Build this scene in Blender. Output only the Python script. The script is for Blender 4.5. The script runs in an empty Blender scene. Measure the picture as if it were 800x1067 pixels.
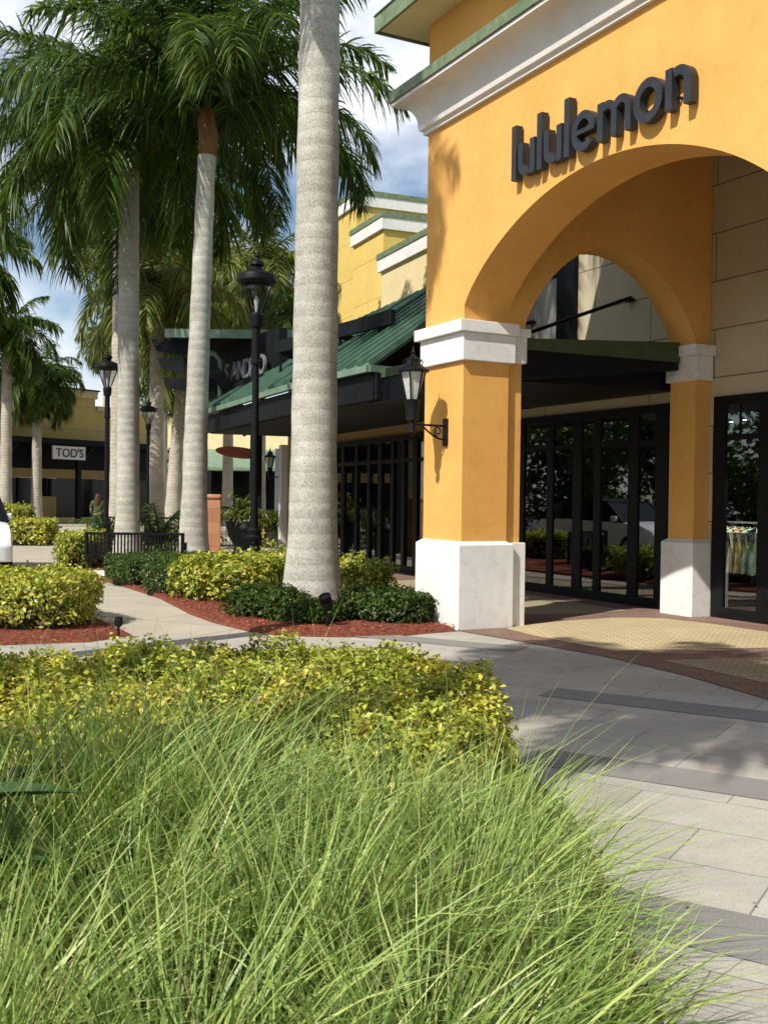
import bpy, math, random
import numpy as np
from mathutils import Vector, Matrix
random.seed(7); RNG = np.random.default_rng(11)
SC = bpy.context.scene; COL = SC.collection
PI = math.pi; R = math.radians

# ------------------------------------------------------------------ materials
def hexlin(r, g, b): return (r, g, b, 1.0)
class NT:
    def __init__(s, name):
        s.m = bpy.data.materials.new(name); s.m.use_nodes = True
        s.t = s.m.node_tree; s.t.nodes.clear()
        s.out = s.n('ShaderNodeOutputMaterial')
    def n(s, typ, **kw):
        nd = s.t.nodes.new(typ)
        for k, v in kw.items():
            if k.startswith('i_'):
                key = k[2:]
                key = int(key) if key.isdigit() else key.replace('_', ' ')
                nd.inputs[key].default_value = v
            else: setattr(nd, k, v)
        return nd
    def l(s, a, ao, b, bi): s.t.links.new(a.outputs[ao], b.inputs[bi])
def ramp(nt, stops, interp='LINEAR'):
    r = nt.n('ShaderNodeValToRGB'); cr = r.color_ramp; cr.interpolation = interp
    while len(cr.elements) < len(stops): cr.elements.new(.5)
    for e, (p, c) in zip(cr.elements, stops): e.position = p; e.color = (*c, 1) if len(c) == 3 else c
    return r
def surf_mat(name, c1, c2, scale=3, rough=.8, bump=.1, bscale=60, detail=6, metal=0, spec=.4, speck=None, lo=.35, hi=.65, stretch=None):
    """base colour varying between c1 and c2 by large noise, fine bump."""
    nt = NT(name); tc = nt.n('ShaderNodeTexCoord'); src = tc; so = 'Object'
    if stretch:
        mp = nt.n('ShaderNodeMapping'); mp.inputs['Scale'].default_value = stretch
        nt.l(tc, 'Object', mp, 'Vector'); src = mp; so = 'Vector'
    no = nt.n('ShaderNodeTexNoise', i_Scale=scale, i_Detail=detail, i_Roughness=.6); nt.l(src, so, no, 'Vector')
    rp = ramp(nt, [(lo, c1), (hi, c2)]); nt.l(no, 'Fac', rp, 'Fac')
    col = rp; co = 'Color'
    if speck:
        ns = nt.n('ShaderNodeTexNoise', i_Scale=speck[1], i_Detail=3, i_Roughness=.7); nt.l(src, so, ns, 'Vector')
        rs = ramp(nt, [(speck[2], (1, 1, 1)), (speck[3], speck[0])]); nt.l(ns, 'Fac', rs, 'Fac')
        mx = nt.n('ShaderNodeMix', data_type='RGBA', blend_type='MULTIPLY'); mx.inputs[0].default_value = 1
        nt.l(rp, 'Color', mx, 6); nt.l(rs, 'Color', mx, 7); col = mx; co = 2
    bs = nt.n('ShaderNodeBsdfPrincipled', i_Roughness=rough, i_Metallic=metal); bs.inputs['Specular IOR Level'].default_value = spec
    nt.l(col, co, bs, 'Base Color')
    if bump:
        nb = nt.n('ShaderNodeTexNoise', i_Scale=bscale, i_Detail=5, i_Roughness=.65); nt.l(src, so, nb, 'Vector')
        b = nt.n('ShaderNodeBump', i_Strength=bump, i_Distance=.02); nt.l(nb, 'Fac', b, 'Height'); nt.l(b, 'Normal', bs, 'Normal')
    nt.l(bs, 'BSDF', nt.out, 'Surface')
    return nt.m
def brick_mat(name, ca, cb, mortar, w, h, rot=0, mort=.01, rough=.8, off=.5, speck=.25, axes='XY', freq=2, bump=.3):
    nt = NT(name); tc = nt.n('ShaderNodeTexCoord'); v = tc; vo = 'Object'
    if axes == 'XZ':
        sp = nt.n('ShaderNodeSeparateXYZ'); cb_ = nt.n('ShaderNodeCombineXYZ'); nt.l(tc, 'Object', sp, 0)
        nt.l(sp, 'X', cb_, 0); nt.l(sp, 'Z', cb_, 1); v = cb_; vo = 0
    mp = nt.n('ShaderNodeMapping'); mp.inputs['Rotation'].default_value = (0, 0, rot); nt.l(v, vo, mp, 'Vector')
    br = nt.n('ShaderNodeTexBrick', offset=off, offset_frequency=freq); br.inputs['Scale'].default_value = 1
    br.inputs['Mortar Size'].default_value = mort; br.inputs['Brick Width'].default_value = w; br.inputs['Row Height'].default_value = h
    br.inputs['Mortar Smooth'].default_value = .2; br.inputs['Bias'].default_value = 0
    br.inputs['Color1'].default_value = (*ca, 1); br.inputs['Color2'].default_value = (*cb, 1); br.inputs['Mortar'].default_value = (*mortar, 1)
    nt.l(mp, 'Vector', br, 'Vector')
    no = nt.n('ShaderNodeTexNoise', i_Scale=1.3, i_Detail=8, i_Roughness=.7); nt.l(tc, 'Object', no, 'Vector')
    rp = ramp(nt, [(.3, (1-speck,)*3), (.7, (1+speck*.3,)*3)]); nt.l(no, 'Fac', rp, 'Fac')
    n2 = nt.n('ShaderNodeTexNoise', i_Scale=140, i_Detail=2); nt.l(tc, 'Object', n2, 'Vector')
    r2 = ramp(nt, [(.3, (.8,)*3), (.7, (1.1,)*3)]); nt.l(n2, 'Fac', r2, 'Fac')
    m1 = nt.n('ShaderNodeMix', data_type='RGBA', blend_type='MULTIPLY'); m1.inputs[0].default_value = 1
    m2 = nt.n('ShaderNodeMix', data_type='RGBA', blend_type='MULTIPLY'); m2.inputs[0].default_value = 1
    nt.l(br, 'Color', m1, 6); nt.l(rp, 'Color', m1, 7); nt.l(m1, 2, m2, 6); nt.l(r2, 'Color', m2, 7)
    bs = nt.n('ShaderNodeBsdfPrincipled', i_Roughness=rough); bs.inputs['Specular IOR Level'].default_value = .3
    nt.l(m2, 2, bs, 'Base Color')
    iv = nt.n('ShaderNodeMath', operation='SUBTRACT'); iv.inputs[0].default_value = 1; nt.l(br, 'Fac', iv, 1)
    ad = nt.n('ShaderNodeMath', operation='MULTIPLY_ADD'); nt.l(n2, 'Fac', ad, 0); ad.inputs[1].default_value = .15; nt.l(iv, 0, ad, 2)
    b = nt.n('ShaderNodeBump', i_Strength=bump, i_Distance=.006); nt.l(ad, 0, b, 'Height'); nt.l(b, 'Normal', bs, 'Normal')
    nt.l(bs, 'BSDF', nt.out, 'Surface')
    return nt.m
def leaf_mat(name, cols, trans=.35, rough=.5, spec=.4, patch=None):
    """per leaf colour by island; part of the light passes through."""
    nt = NT(name); g = nt.n('ShaderNodeNewGeometry')
    st = [((i + .5) / len(cols), c) for i, c in enumerate(cols)]
    rp = ramp(nt, st); nt.l(g, 'Random Per Island', rp, 'Fac'); src = rp; so = 'Color'
    if patch:
        tc = nt.n('ShaderNodeTexCoord'); no = nt.n('ShaderNodeTexNoise', i_Scale=patch[0], i_Detail=3); nt.l(tc, 'Object', no, 'Vector')
        r2 = ramp(nt, [(.42, patch[1]), (.58, patch[2])]); nt.l(no, 'Fac', r2, 'Fac')
        mx = nt.n('ShaderNodeMix', data_type='RGBA', blend_type='MULTIPLY'); mx.inputs[0].default_value = 1
        nt.l(rp, 'Color', mx, 6); nt.l(r2, 'Color', mx, 7); src = mx; so = 2
    bs = nt.n('ShaderNodeBsdfPrincipled', i_Roughness=rough); bs.inputs['Specular IOR Level'].default_value = spec
    tr = nt.n('ShaderNodeBsdfTranslucent'); nt.l(src, so, bs, 'Base Color')
    br = nt.n('ShaderNodeMix', data_type='RGBA', blend_type='MULTIPLY'); br.inputs[0].default_value = 1
    nt.l(src, so, br, 6); br.inputs[7].default_value = (1.5, 1.6, .6, 1); nt.l(br, 2, tr, 'Color')
    ms = nt.n('ShaderNodeMixShader'); ms.inputs[0].default_value = trans
    nt.l(bs, 'BSDF', ms, 1); nt.l(tr, 'BSDF', ms, 2); nt.l(ms, 'Shader', nt.out, 'Surface')
    return nt.m
def glass_mat(name, tint=(.5, .52, .5), ior=1.7, base=0.):
    nt = NT(name); t = nt.n('ShaderNodeBsdfTransparent'); t.inputs[0].default_value = (*tint, 1)
    g = nt.n('ShaderNodeBsdfGlossy', i_Roughness=.015); g.inputs['Color'].default_value = (.95, .97, 1, 1)
    tc = nt.n('ShaderNodeTexCoord'); no = nt.n('ShaderNodeTexNoise', i_Scale=.8, i_Detail=1); nt.l(tc, 'Object', no, 'Vector')
    b = nt.n('ShaderNodeBump', i_Strength=.08, i_Distance=.02); nt.l(no, 'Fac', b, 'Height'); nt.l(b, 'Normal', g, 'Normal')
    f = nt.n('ShaderNodeFresnel', i_IOR=ior); ms = nt.n('ShaderNodeMixShader'); ad = nt.n('ShaderNodeMath', operation='ADD', use_clamp=True); ad.inputs[1].default_value = base
    nt.l(f, 'Fac', ad, 0); ge = nt.n('ShaderNodeNewGeometry'); iv = nt.n('ShaderNodeMath', operation='SUBTRACT'); iv.inputs[0].default_value = 1; nt.l(ge, 'Backfacing', iv, 1)
    mu = nt.n('ShaderNodeMath', operation='MULTIPLY'); nt.l(ad, 0, mu, 0); nt.l(iv, 0, mu, 1); nt.l(mu, 0, ms, 0); nt.l(t, 0, ms, 1); nt.l(g, 0, ms, 2); nt.l(ms, 0, nt.out, 'Surface'); return nt.m
def emit_mat(name, c, s):
    nt = NT(name); e = nt.n('ShaderNodeEmission'); e.inputs[0].default_value = (*c, 1); e.inputs[1].default_value = s
    nt.l(e, 0, nt.out, 'Surface'); return nt.m
def trunk_mat(name, c1, c2, dark, ring=9.0):
    nt = NT(name); tc = nt.n('ShaderNodeTexCoord')
    no = nt.n('ShaderNodeTexNoise', i_Scale=2.2, i_Detail=6, i_Roughness=.65); nt.l(tc, 'Object', no, 'Vector')
    rp = ramp(nt, [(.32, tuple(q * .78 for q in c1)), (.5, c1), (.68, c2)]); nt.l(no, 'Fac', rp, 'Fac')
    n2 = nt.n('ShaderNodeTexNoise', i_Scale=62, i_Detail=3, i_Roughness=.75)
    mp = nt.n('ShaderNodeMapping'); mp.inputs['Scale'].default_value = (1, 1, .75); nt.l(tc, 'Object', mp, 0); nt.l(mp, 0, n2, 'Vector')
    r2 = ramp(nt, [(.4, dark), (.53, (1, 1, 1))]); nt.l(n2, 'Fac', r2, 'Fac')
    wv = nt.n('ShaderNodeTexWave', wave_type='BANDS', bands_direction='Z', i_Scale=ring / 6.28, i_Distortion=.7, i_Detail=2); nt.l(tc, 'Object', wv, 'Vector')
    wv.inputs['Detail Scale'].default_value = 2
    r3 = ramp(nt, [(0, (.62, .6, .56)), (.1, (1, 1, 1))]); nt.l(wv, 'Fac', r3, 'Fac')
    a = nt.n('ShaderNodeMix', data_type='RGBA', blend_type='MULTIPLY'); a.inputs[0].default_value = 1
    b = nt.n('ShaderNodeMix', data_type='RGBA', blend_type='MULTIPLY'); b.inputs[0].default_value = .35
    nt.l(rp, 'Color', a, 6); nt.l(r2, 'Color', a, 7); nt.l(a, 2, b, 6); nt.l(r3, 'Color', b, 7)
    bs = nt.n('ShaderNodeBsdfPrincipled', i_Roughness=.9); bs.inputs['Specular IOR Level'].default_value = .2; nt.l(b, 2, bs, 'Base Color')
    ad = nt.n('ShaderNodeMath', operation='ADD'); nt.l(n2, 'Fac', ad, 0); nt.l(wv, 'Fac', ad, 1)
    bp = nt.n('ShaderNodeBump', i_Strength=.5, i_Distance=.012); nt.l(ad, 0, bp, 'Height'); nt.l(bp, 'Normal', bs, 'Normal')
    nt.l(bs, 'BSDF', nt.out, 'Surface'); return nt.m

M = {}
M['orange'] = surf_mat('orange_stucco', (.72, .375, .10), (.79, .43, .125), 1.2, .9, .35, 130, spec=.15, speck=((.93, .92, .9), 9, .5, .68))
M['white'] = surf_mat('white_stucco', (.72, .71, .68), (.82, .81, .78), 1.5, .85, .35, 120, spec=.2, speck=((.86, .85, .83), 7, .5, .72))
M['trim'] = surf_mat('cornice_paint', (.62, .60, .56), (.70, .68, .64), 1.5, .8, .15, 80, spec=.2, speck=((.86, .84, .8), 3, .45, .7), stretch=(1, 1, .4))
M['greencap'] = surf_mat('green_metal_trim', (.12, .17, .09), (.19, .24, .14), 5, .6, .05, 30, spec=.5, speck=((.55, .6, .5), 12, .5, .7))
M['awngreen'] = surf_mat('dark_green_edge', (.05, .075, .035), (.075, .1, .05), 5, .6, .05, 30, spec=.25)
M['cream'] = brick_mat('cream_siding', (.52, .45, .31), (.56, .49, .34), (.2, .16, .1), 2.6, .6665, 0, .010, .85, .5, .16, 'XZ', bump=.5)
M['yellow'] = brick_mat('yellow_stucco', (.72, .53, .15), (.75, .55, .17), (.42, .28, .08), 40, 1.4, 0, .012, .9, 0, .12, 'XZ')
M['creamwall'] = surf_mat('cream_stucco', (.66, .55, .30), (.72, .61, .35), 1.5, .9, .2, 80, spec=.15)
M['olive'] = brick_mat('olive_stucco', (.62, .49, .19), (.66, .52, .20), (.4, .3, .12), 60, 1.3, 0, .02, .9, 0, .12, 'XZ')
M['tan'] = surf_mat('tan_panel', (.3, .21, .09), (.36, .25, .11), 2, .8, .1, 50)
M['black'] = surf_mat('black_metal', (.004, .0045, .0055), (.008, .0085, .01), 6, .5, .05, 90, spec=.18)
M['blackwood'] = surf_mat('black_painted_timber', (.005, .006, .007), (.010, .012, .013), 3, .65, .1, 50, spec=.15)
M['letter'] = surf_mat('charcoal_letters', (.018, .021, .025), (.028, .031, .036), 6, .5, .06, 90, spec=.4)
M['greyletter'] = surf_mat('grey_letters', (.15, .15, .165), (.19, .19, .205), 6, .5, 0, 90)
M['glass'] = glass_mat('window_glass', (.55, .57, .55), 1.7, .14)
M['farglass'] = surf_mat('dark_shop_glass', (.005, .006, .006), (.010, .011, .012), 3, .12, 0, 1, spec=.25)
M['lampglass'] = glass_mat('lamp_glass', (.75, .76, .76), 1.5)
M['frosted'] = surf_mat('seeded_glass', (.42, .43, .42), (.55, .56, .54), 14, .35, .3, 60, spec=.6)
M['blind'] = surf_mat('pale_blind', (.28, .27, .24), (.34, .33, .3), 2, .6, 0)
M['interior'] = surf_mat('shop_interior', (.018, .015, .012), (.035, .03, .025), 1.5, .8, 0)
M['metalroof'] = surf_mat('green_metal_roof', (.07, .155, .105), (.13, .225, .165), 6, .38, .04, 20, spec=.7, metal=.15)
M['palegreen'] = surf_mat('pale_green_metal', (.11, .18, .12), (.17, .25, .17), 3, .4, .05, 30, spec=.6)
M['trunk'] = trunk_mat('palm_bark', (.48, .47, .42), (.60, .59, .53), (.58, .56, .5))
M['trunkfar'] = trunk_mat('palm_bark_smooth', (.48, .44, .37), (.60, .55, .47), (.62, .6, .56), 14)
M['husk'] = surf_mat('palm_husk', (.13, .06, .025), (.24, .12, .05), 9, .9, .5, 40, stretch=(1, 1, .3))
M['crownshaft'] = surf_mat('palm_crownshaft', (.12, .18, .04), (.2, .26, .07), 4, .5, .1, 30)
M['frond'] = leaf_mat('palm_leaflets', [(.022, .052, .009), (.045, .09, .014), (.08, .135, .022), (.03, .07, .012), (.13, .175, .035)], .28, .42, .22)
M['frondlight'] = leaf_mat('yellowish_palm_leaflets', [(.07, .11, .02), (.13, .17, .028), (.19, .21, .04), (.09, .13, .025), (.25, .23, .06)], .3, .45, .4)  # paler, yellower green than the other palm leaflets
M['yleaf'] = leaf_mat('yellow_green_leaves', [(.18, .22, .02), (.44, .44, .05), (.58, .54, .09), (.68, .62, .15), (.50, .47, .06), (.09, .13, .02), (.64, .60, .16), (.14, .07, .03)], .28, .45, .35, (2.2, (.8, .9, .8), (1.05, 1.02, 1)))
M['vleaf'] = leaf_mat('variegated_leaves', [(.12, .17, .02), (.34, .36, .04), (.56, .52, .10), (.07, .12, .015), (.45, .44, .06), (.6, .56, .16)], .28, .45, .35, (3, (.75, .85, .8), (1.05, 1, 1)))
M['dleaf'] = leaf_mat('dark_green_leaves', [(.02, .045, .008), (.035, .075, .012), (.06, .1, .018), (.03, .06, .01), (.10, .14, .03)], .2, .45, .22)
M['bleaf'] = leaf_mat('boxwood_leaves', [(.035, .07, .012), (.06, .105, .018), (.09, .14, .022), (.05, .09, .015)], .25, .4, .4)
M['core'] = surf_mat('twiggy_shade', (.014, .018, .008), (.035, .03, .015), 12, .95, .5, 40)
M['stem'] = surf_mat('woody_stem', (.12, .08, .05), (.2, .15, .1), 12, .9, .3, 60)
M['grass'] = leaf_mat('grass_blades', [(.12, .20, .04), (.23, .33, .075), (.38, .47, .135), (.17, .28, .055), (.48, .52, .2), (.29, .39, .095), (.08, .135, .03)], .16, .4, .35)
M['straw'] = leaf_mat('dry_blades', [(.30, .24, .12), (.22, .18, .09), (.16, .09, .05)], .2, .6, .2)
M['agave'] = surf_mat('agave_leaf', (.03, .065, .02), (.05, .09, .025), 3, .55, .05, 20, spec=.2)
M['mulch'] = surf_mat('red_mulch', (.16, .045, .022), (.34, .085, .04), 22, .95, 1.0, 45, speck=((.25, .2, .2), 60, .45, .6))
M['chip'] = leaf_mat('mulch_chips', [(.12, .03, .016), (.3, .075, .035), (.42, .11, .05), (.2, .05, .025), (.38, .16, .09)], .0, .9, .15)
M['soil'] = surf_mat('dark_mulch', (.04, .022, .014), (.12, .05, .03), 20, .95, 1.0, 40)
M['concrete'] = brick_mat('beige_concrete', (.43, .38, .30), (.47, .42, .33), (.25, .21, .16), 1.5, 1.5, R(28), .012, .9, 0, .18)
BR = math.atan2(.522, -.853)
M['paver'] = brick_mat('grey_pavers', (.40, .375, .325), (.46, .43, .375), (.22, .205, .18), .9, .52, -BR, .005, .85, .5, .26)
M['band'] = surf_mat('speckled_grey_band', (.235, .225, .21), (.27, .26, .24), 2, .85, .3, 120, speck=((.6, .6, .6), 230, .45, .62))
M['brownpaver'] = brick_mat('brown_brick_pavers', (.22, .135, .10), (.27, .17, .13), (.14, .095, .075), .2, .1, R(-62), .006, .85, .5, .2)
M['yellowpaver'] = brick_mat('yellow_cobble_pavers', (.50, .41, .24), (.56, .46, .28), (.37, .29, .16), .12, .12, R(-40), .008, .85, .5, .15)
M['greypatch'] = brick_mat('ochre_cobble_pavers', (.36, .30, .19), (.41, .34, .22), (.25, .2, .13), .12, .12, R(-40), .008, .85, .5, .15)
M['asphalt'] = surf_mat('asphalt', (.05, .05, .05), (.07, .068, .065), 3, .9, .4, 90)
M['salmon'] = brick_mat('salmon_stone', (.50, .22, .11), (.58, .28, .15), (.36, .17, .09), .4, .32, 0, .008, .85, .5, .15, 'XZ')
M['orangesign'] = surf_mat('rust_orange_sign', (.20, .045, .018), (.26, .06, .02), 4, .6, 0)
M['signwhite'] = surf_mat('sign_white', (.62, .62, .6), (.7, .7, .68), 2, .5, 0)
M['carpaint'] = surf_mat('white_car_paint', (.78, .79, .8), (.82, .83, .84), 2, .22, 0, spec=.7)
M['tyre'] = surf_mat('tyre_rubber', (.012, .012, .012), (.02, .02, .02), 6, .85, .2, 60)
M['chrome'] = surf_mat('alloy_metal', (.45, .45, .46), (.5, .5, .51), 2, .3, 0, metal=.8)
M['headlight'] = surf_mat('headlight_lens', (.5, .52, .54), (.7, .72, .74), 20, .08, 0, spec=.8)
M['skin'] = surf_mat('skin', (.45, .25, .17), (.5, .29, .2), 5, .6, 0)
M['hair'] = surf_mat('brown_hair', (.06, .02, .01), (.1, .035, .015), 20, .6, .2)
M['topgreen'] = surf_mat('olive_green_top', (.05, .08, .03), (.08, .11, .04), 8, .9, .2)
M['denim'] = surf_mat('dark_denim', (.01, .03, .035), (.02, .045, .05), 8, .9, .2)
M['bulb'] = emit_mat('spot_lamp_glow', (1, .93, .8), 18)
CL = [surf_mat('cloth_%s' % n, a, b, 14, .9, .1, 60, lo=.48, hi=.52) for n, a, b in (('coral_print', (.62, .3, .2), (.7, .62, .5)), ('pale_green', (.5, .62, .5), (.65, .72, .6)), ('cream', (.6, .55, .42), (.68, .64, .55)), ('mustard_print', (.5, .32, .1), (.62, .5, .35)), ('mint', (.35, .5, .45), (.5, .6, .55)))]

# ------------------------------------------------------------------ mesh builder
class MB:
    def __init__(s): s.v = []; s.f = []; s.mi = []; s.cur = 0
    def add(s, vs, fs):
        o = len(s.v); s.v.extend([tuple(map(float, p)) for p in vs]); s.f.extend([tuple(i + o for i in f) for f in fs]); s.mi.extend([s.cur] * len(fs)); return s
    def box(s, x0, x1, y0, y1, z0, z1):
        vs = [(x, y, z) for x in (x0, x1) for y in (y0, y1) for z in (z0, z1)]
        return s.add(vs, [(0, 1, 3, 2), (4, 6, 7, 5), (0, 4, 5, 1), (2, 3, 7, 6), (0, 2, 6, 4), (1, 5, 7, 3)])
    def obox(s, p, q, w, h, up=(0, 0, 1)):
        """bar from p to q, width w, height h"""
        p = Vector(p); q = Vector(q); d = (q - p).normalized(); u = Vector(up)
        sd = d.cross(u)
        if sd.length < 1e-4: sd = d.cross(Vector((1, 0, 0)))
        sd.normalize(); u = sd.cross(d).normalized()
        vs = [c + sd * a * w / 2 + u * b * h / 2 for c in (p, q) for a in (-1, 1) for b in (-1, 1)]
        return s.add(vs, [(0, 1, 3, 2), (4, 6, 7, 5), (0, 4, 5, 1), (2, 3, 7, 6), (0, 2, 6, 4), (1, 5, 7, 3)])
    def prism(s, pts, vec):
        n = len(pts); v = Vector(vec); a = [Vector(p) for p in pts]; b = [p + v for p in a]
        fs = [tuple(range(n))[::-1], tuple(range(n, 2 * n))] + [(i, (i + 1) % n, n + (i + 1) % n, n + i) for i in range(n)]
        return s.add(a + b, fs)
    def sheet(s, pts, z=0): return s.add([(p[0], p[1], z) for p in pts], [tuple(range(len(pts)))])
    def lathe(s, prof, c=(0, 0, 0), n=16, ph=0):
        vs = []; fs = []
        for r, z in prof:
            for k in range(n):
                a = 2 * PI * k / n + ph; vs.append((c[0] + r * math.cos(a), c[1] + r * math.sin(a), c[2] + z))
        m = len(prof)
        for j in range(m - 1):
            for k in range(n):
                k2 = (k + 1) % n; fs.append((j * n + k, j * n + k2, (j + 1) * n + k2, (j + 1) * n + k))
        fs.append(tuple(range(n))[::-1]); fs.append(tuple(range((m - 1) * n, m * n)))
        return s.add(vs, fs)
    def tube(s, pts, rad, n=8, cap=True):
        pts = [Vector(p) for p in pts]; m = len(pts)
        if not hasattr(rad, '__len__'): rad = [rad] * m
        vs = []; fs = []; ref = None
        for i, p in enumerate(pts):
            d = (pts[min(i + 1, m - 1)] - pts[max(i - 1, 0)]).normalized()
            if ref is None:
                ref = d.cross(Vector((0, 0, 1)));  ref = ref if ref.length > .05 else d.cross(Vector((1, 0, 0)))
            ref = (ref - d * ref.dot(d)).normalized(); bt = d.cross(ref)
            for k in range(n):
                a = 2 * PI * k / n; vs.append(p + (ref * math.cos(a) + bt * math.sin(a)) * rad[i])
        for j in range(m - 1):
            for k in range(n):
                k2 = (k + 1) % n; fs.append((j * n + k, j * n + k2, (j + 1) * n + k2, (j + 1) * n + k))
        if cap: fs.append(tuple(range(n))[::-1]); fs.append(tuple(range((m - 1) * n, m * n)))
        return s.add(vs, fs)
    def arrays(s, V, F):
        o = len(s.v); s.v.extend(map(tuple, V)); s.f.extend([tuple(int(i) + o for i in f) for f in F]); s.mi.extend([s.cur] * len(F)); return s
    def build(s, name, mat, parent=None, smooth=False, bevel=0, recalc=True):
        me = bpy.data.meshes.new(name); me.from_pydata(s.v, [], s.f)
        mats = mat if isinstance(mat, (list, tuple)) else [mat]
        for m in mats: me.materials.append(m)
        if len(mats) > 1: me.polygons.foreach_set('material_index', s.mi)
        if recalc:
            import bmesh
            b = bmesh.new(); b.from_mesh(me); bmesh.ops.recalc_face_normals(b, faces=b.faces); b.to_mesh(me); b.free()
        if smooth: me.shade_smooth() if hasattr(me, 'shade_smooth') else None
        o = bpy.data.objects.new(name, me); COL.objects.link(o)
        if parent: o.parent = parent
        if bevel:
            md = o.modifiers.new('bevel', 'BEVEL'); md.width = bevel; md.segments = 2; md.limit_method = 'ANGLE'; md.angle_limit = R(40)
        if smooth and bevel == 0: 
            pass
        return o
def fast_mesh(name, V, quads, mat, parent=None, smooth=False):
    me = bpy.data.meshes.new(name); nv = len(V); nq = len(quads)
    me.vertices.add(nv); me.vertices.foreach_set('co', np.asarray(V, np.float32).ravel())
    me.loops.add(nq * 4); me.loops.foreach_set('vertex_index', np.asarray(quads, np.int32).ravel())
    me.polygons.add(nq); me.polygons.foreach_set('loop_start', np.arange(0, nq * 4, 4, dtype=np.int32))
    if smooth: me.polygons.foreach_set('use_smooth', np.ones(nq, bool))
    me.update(calc_edges=True)
    me.materials.append(mat)
    o = bpy.data.objects.new(name, me); COL.objects.link(o)
    if parent: o.parent = parent
    return o
def tag(o, label=None, cat=None, group=None, kind=None):
    if label: o['label'] = label
    if cat: o['category'] = cat
    if group: o['group'] = group
    if kind: o['kind'] = kind
    return o
def empty(name, loc=(0, 0, 0), rz=0, label=None, cat=None, group=None):
    o = bpy.data.objects.new(name, None); COL.objects.link(o); o.location = loc; o.rotation_euler = (0, 0, rz); o.empty_display_size = .2
    return tag(o, label, cat, group)
def copy_tree(o, parent=None):
    c = o.copy(); COL.objects.link(c)
    if parent: c.parent = parent
    for ch in list(o.children): copy_tree(ch, c)
    return c
def text_mesh(txt, size, extrude, name, mat, parent, loc, rot, bold=0):
    cu = bpy.data.curves.new(name, 'FONT'); cu.body = txt; cu.size = size; cu.extrude = extrude; cu.offset = bold
    t = bpy.data.objects.new('tmp_text', cu); me = bpy.data.meshes.new_from_object(t); bpy.data.objects.remove(t)
    me.materials.clear(); me.materials.append(mat); o = bpy.data.objects.new(name, me); COL.objects.link(o)
    o.parent = parent; o.location = loc; o.rotation_euler = rot; return o

# ------------------------------------------------------------------ camera
cam = bpy.data.objects.new('camera', bpy.data.cameras.new('camera')); COL.objects.link(cam); SC.camera = cam
cd = cam.data; cd.sensor_fit = 'VERTICAL'; cd.sensor_height = 36; cd.lens = 36 * 1100 / 1067; cd.clip_start = .05; cd.clip_end = 2500
pitch = -math.atan(14.5 / 1100); rho = .013
fw = Vector((0, math.cos(pitch), math.sin(pitch))); r0 = Vector((1, 0, 0)); u0 = r0.cross(fw)
up = u0 * math.cos(rho) - r0 * math.sin(rho); rt = r0 * math.cos(rho) + u0 * math.sin(rho)
mw = Matrix((rt, up, -fw)).transposed().to_4x4(); mw.translation = (0, 0, 1.6); cam.matrix_world = mw
cd.dof.use_dof = True; cd.dof.focus_distance = 11; cd.dof.aperture_fstop = 14

# ------------------------------------------------------------------ light
SD = Vector((.698, .82, -1.13)).normalized()          # the way sunlight travels
sun = bpy.data.objects.new('sun', bpy.data.lights.new('sun', 'SUN')); COL.objects.link(sun)
sun.data.energy = 4.6; sun.data.angle = R(.53); sun.data.color = (1, .945, .86)
sun.rotation_euler = SD.to_track_quat('-Z', 'Y').to_euler()
w = bpy.data.worlds.new('World'); SC.world = w; w.use_nodes = True; t = w.node_tree; t.nodes.clear()
def wn(ty): return t.nodes.new(ty)
sky = wn('ShaderNodeTexSky'); sky.sky_type = 'NISHITA'; sky.sun_disc = False
sky.sun_elevation = math.asin(-SD.z); sky.sun_rotation = math.atan2(-SD.x, -SD.y); sky.air_density = 1.0; sky.dust_density = .9; sky.ozone_density = 1.5
bg = wn('ShaderNodeBackground'); wo = wn('ShaderNodeOutputWorld'); bg.inputs[1].default_value = .105
tc = wn('ShaderNodeTexCoord'); mp = wn('ShaderNodeMapping'); mp.inputs['Scale'].default_value = (1, 1, 1.7); mp.inputs['Location'].default_value = (.35, .1, .42)
no = wn('ShaderNodeTexNoise'); no.inputs['Scale'].default_value = 3.2; no.inputs['Detail'].default_value = 9; no.inputs['Roughness'].default_value = .56
cr = wn('ShaderNodeValToRGB'); cr.color_ramp.elements[0].position = .46; cr.color_ramp.elements[1].position = .64
mx = wn('ShaderNodeMix'); mx.data_type = 'RGBA'; mx.inputs[7].default_value = (8.8, 9.1, 9.5, 1)
t.links.new(tc.outputs['Generated'], mp.inputs[0]); t.links.new(mp.outputs[0], no.inputs[0]); t.links.new(no.outputs[0], cr.inputs[0])
# a bank of cloud low over the roofs ahead
dt = wn('ShaderNodeVectorMath'); dt.operation = 'DOT_PRODUCT'; dt.inputs[1].default_value = tuple(Vector((.04, 1, .38)).normalized()); t.links.new(tc.outputs['Generated'], dt.inputs[0])
mr = wn('ShaderNodeMapRange'); mr.inputs['From Min'].default_value = .955; mr.inputs['From Max'].default_value = 1.0; mr.inputs['To Max'].default_value = .16; t.links.new(dt.outputs['Value'], mr.inputs['Value'])
ad_ = wn('ShaderNodeMath'); ad_.operation = 'ADD'; t.links.new(no.outputs[0], ad_.inputs[0]); t.links.new(mr.outputs[0], ad_.inputs[1]); t.links.new(ad_.outputs[0], cr.inputs[0])
t.links.new(cr.outputs[0], mx.inputs[0]); t.links.new(sky.outputs[0], mx.inputs[6]); t.links.new(mx.outputs[2], bg.inputs[0]); t.links.new(bg.outputs[0], wo.inputs[0])
SC.view_settings.view_transform = 'Standard'; SC.view_settings.look = 'None'; SC.view_settings.exposure = .32; SC.view_settings.gamma = 1
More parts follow.
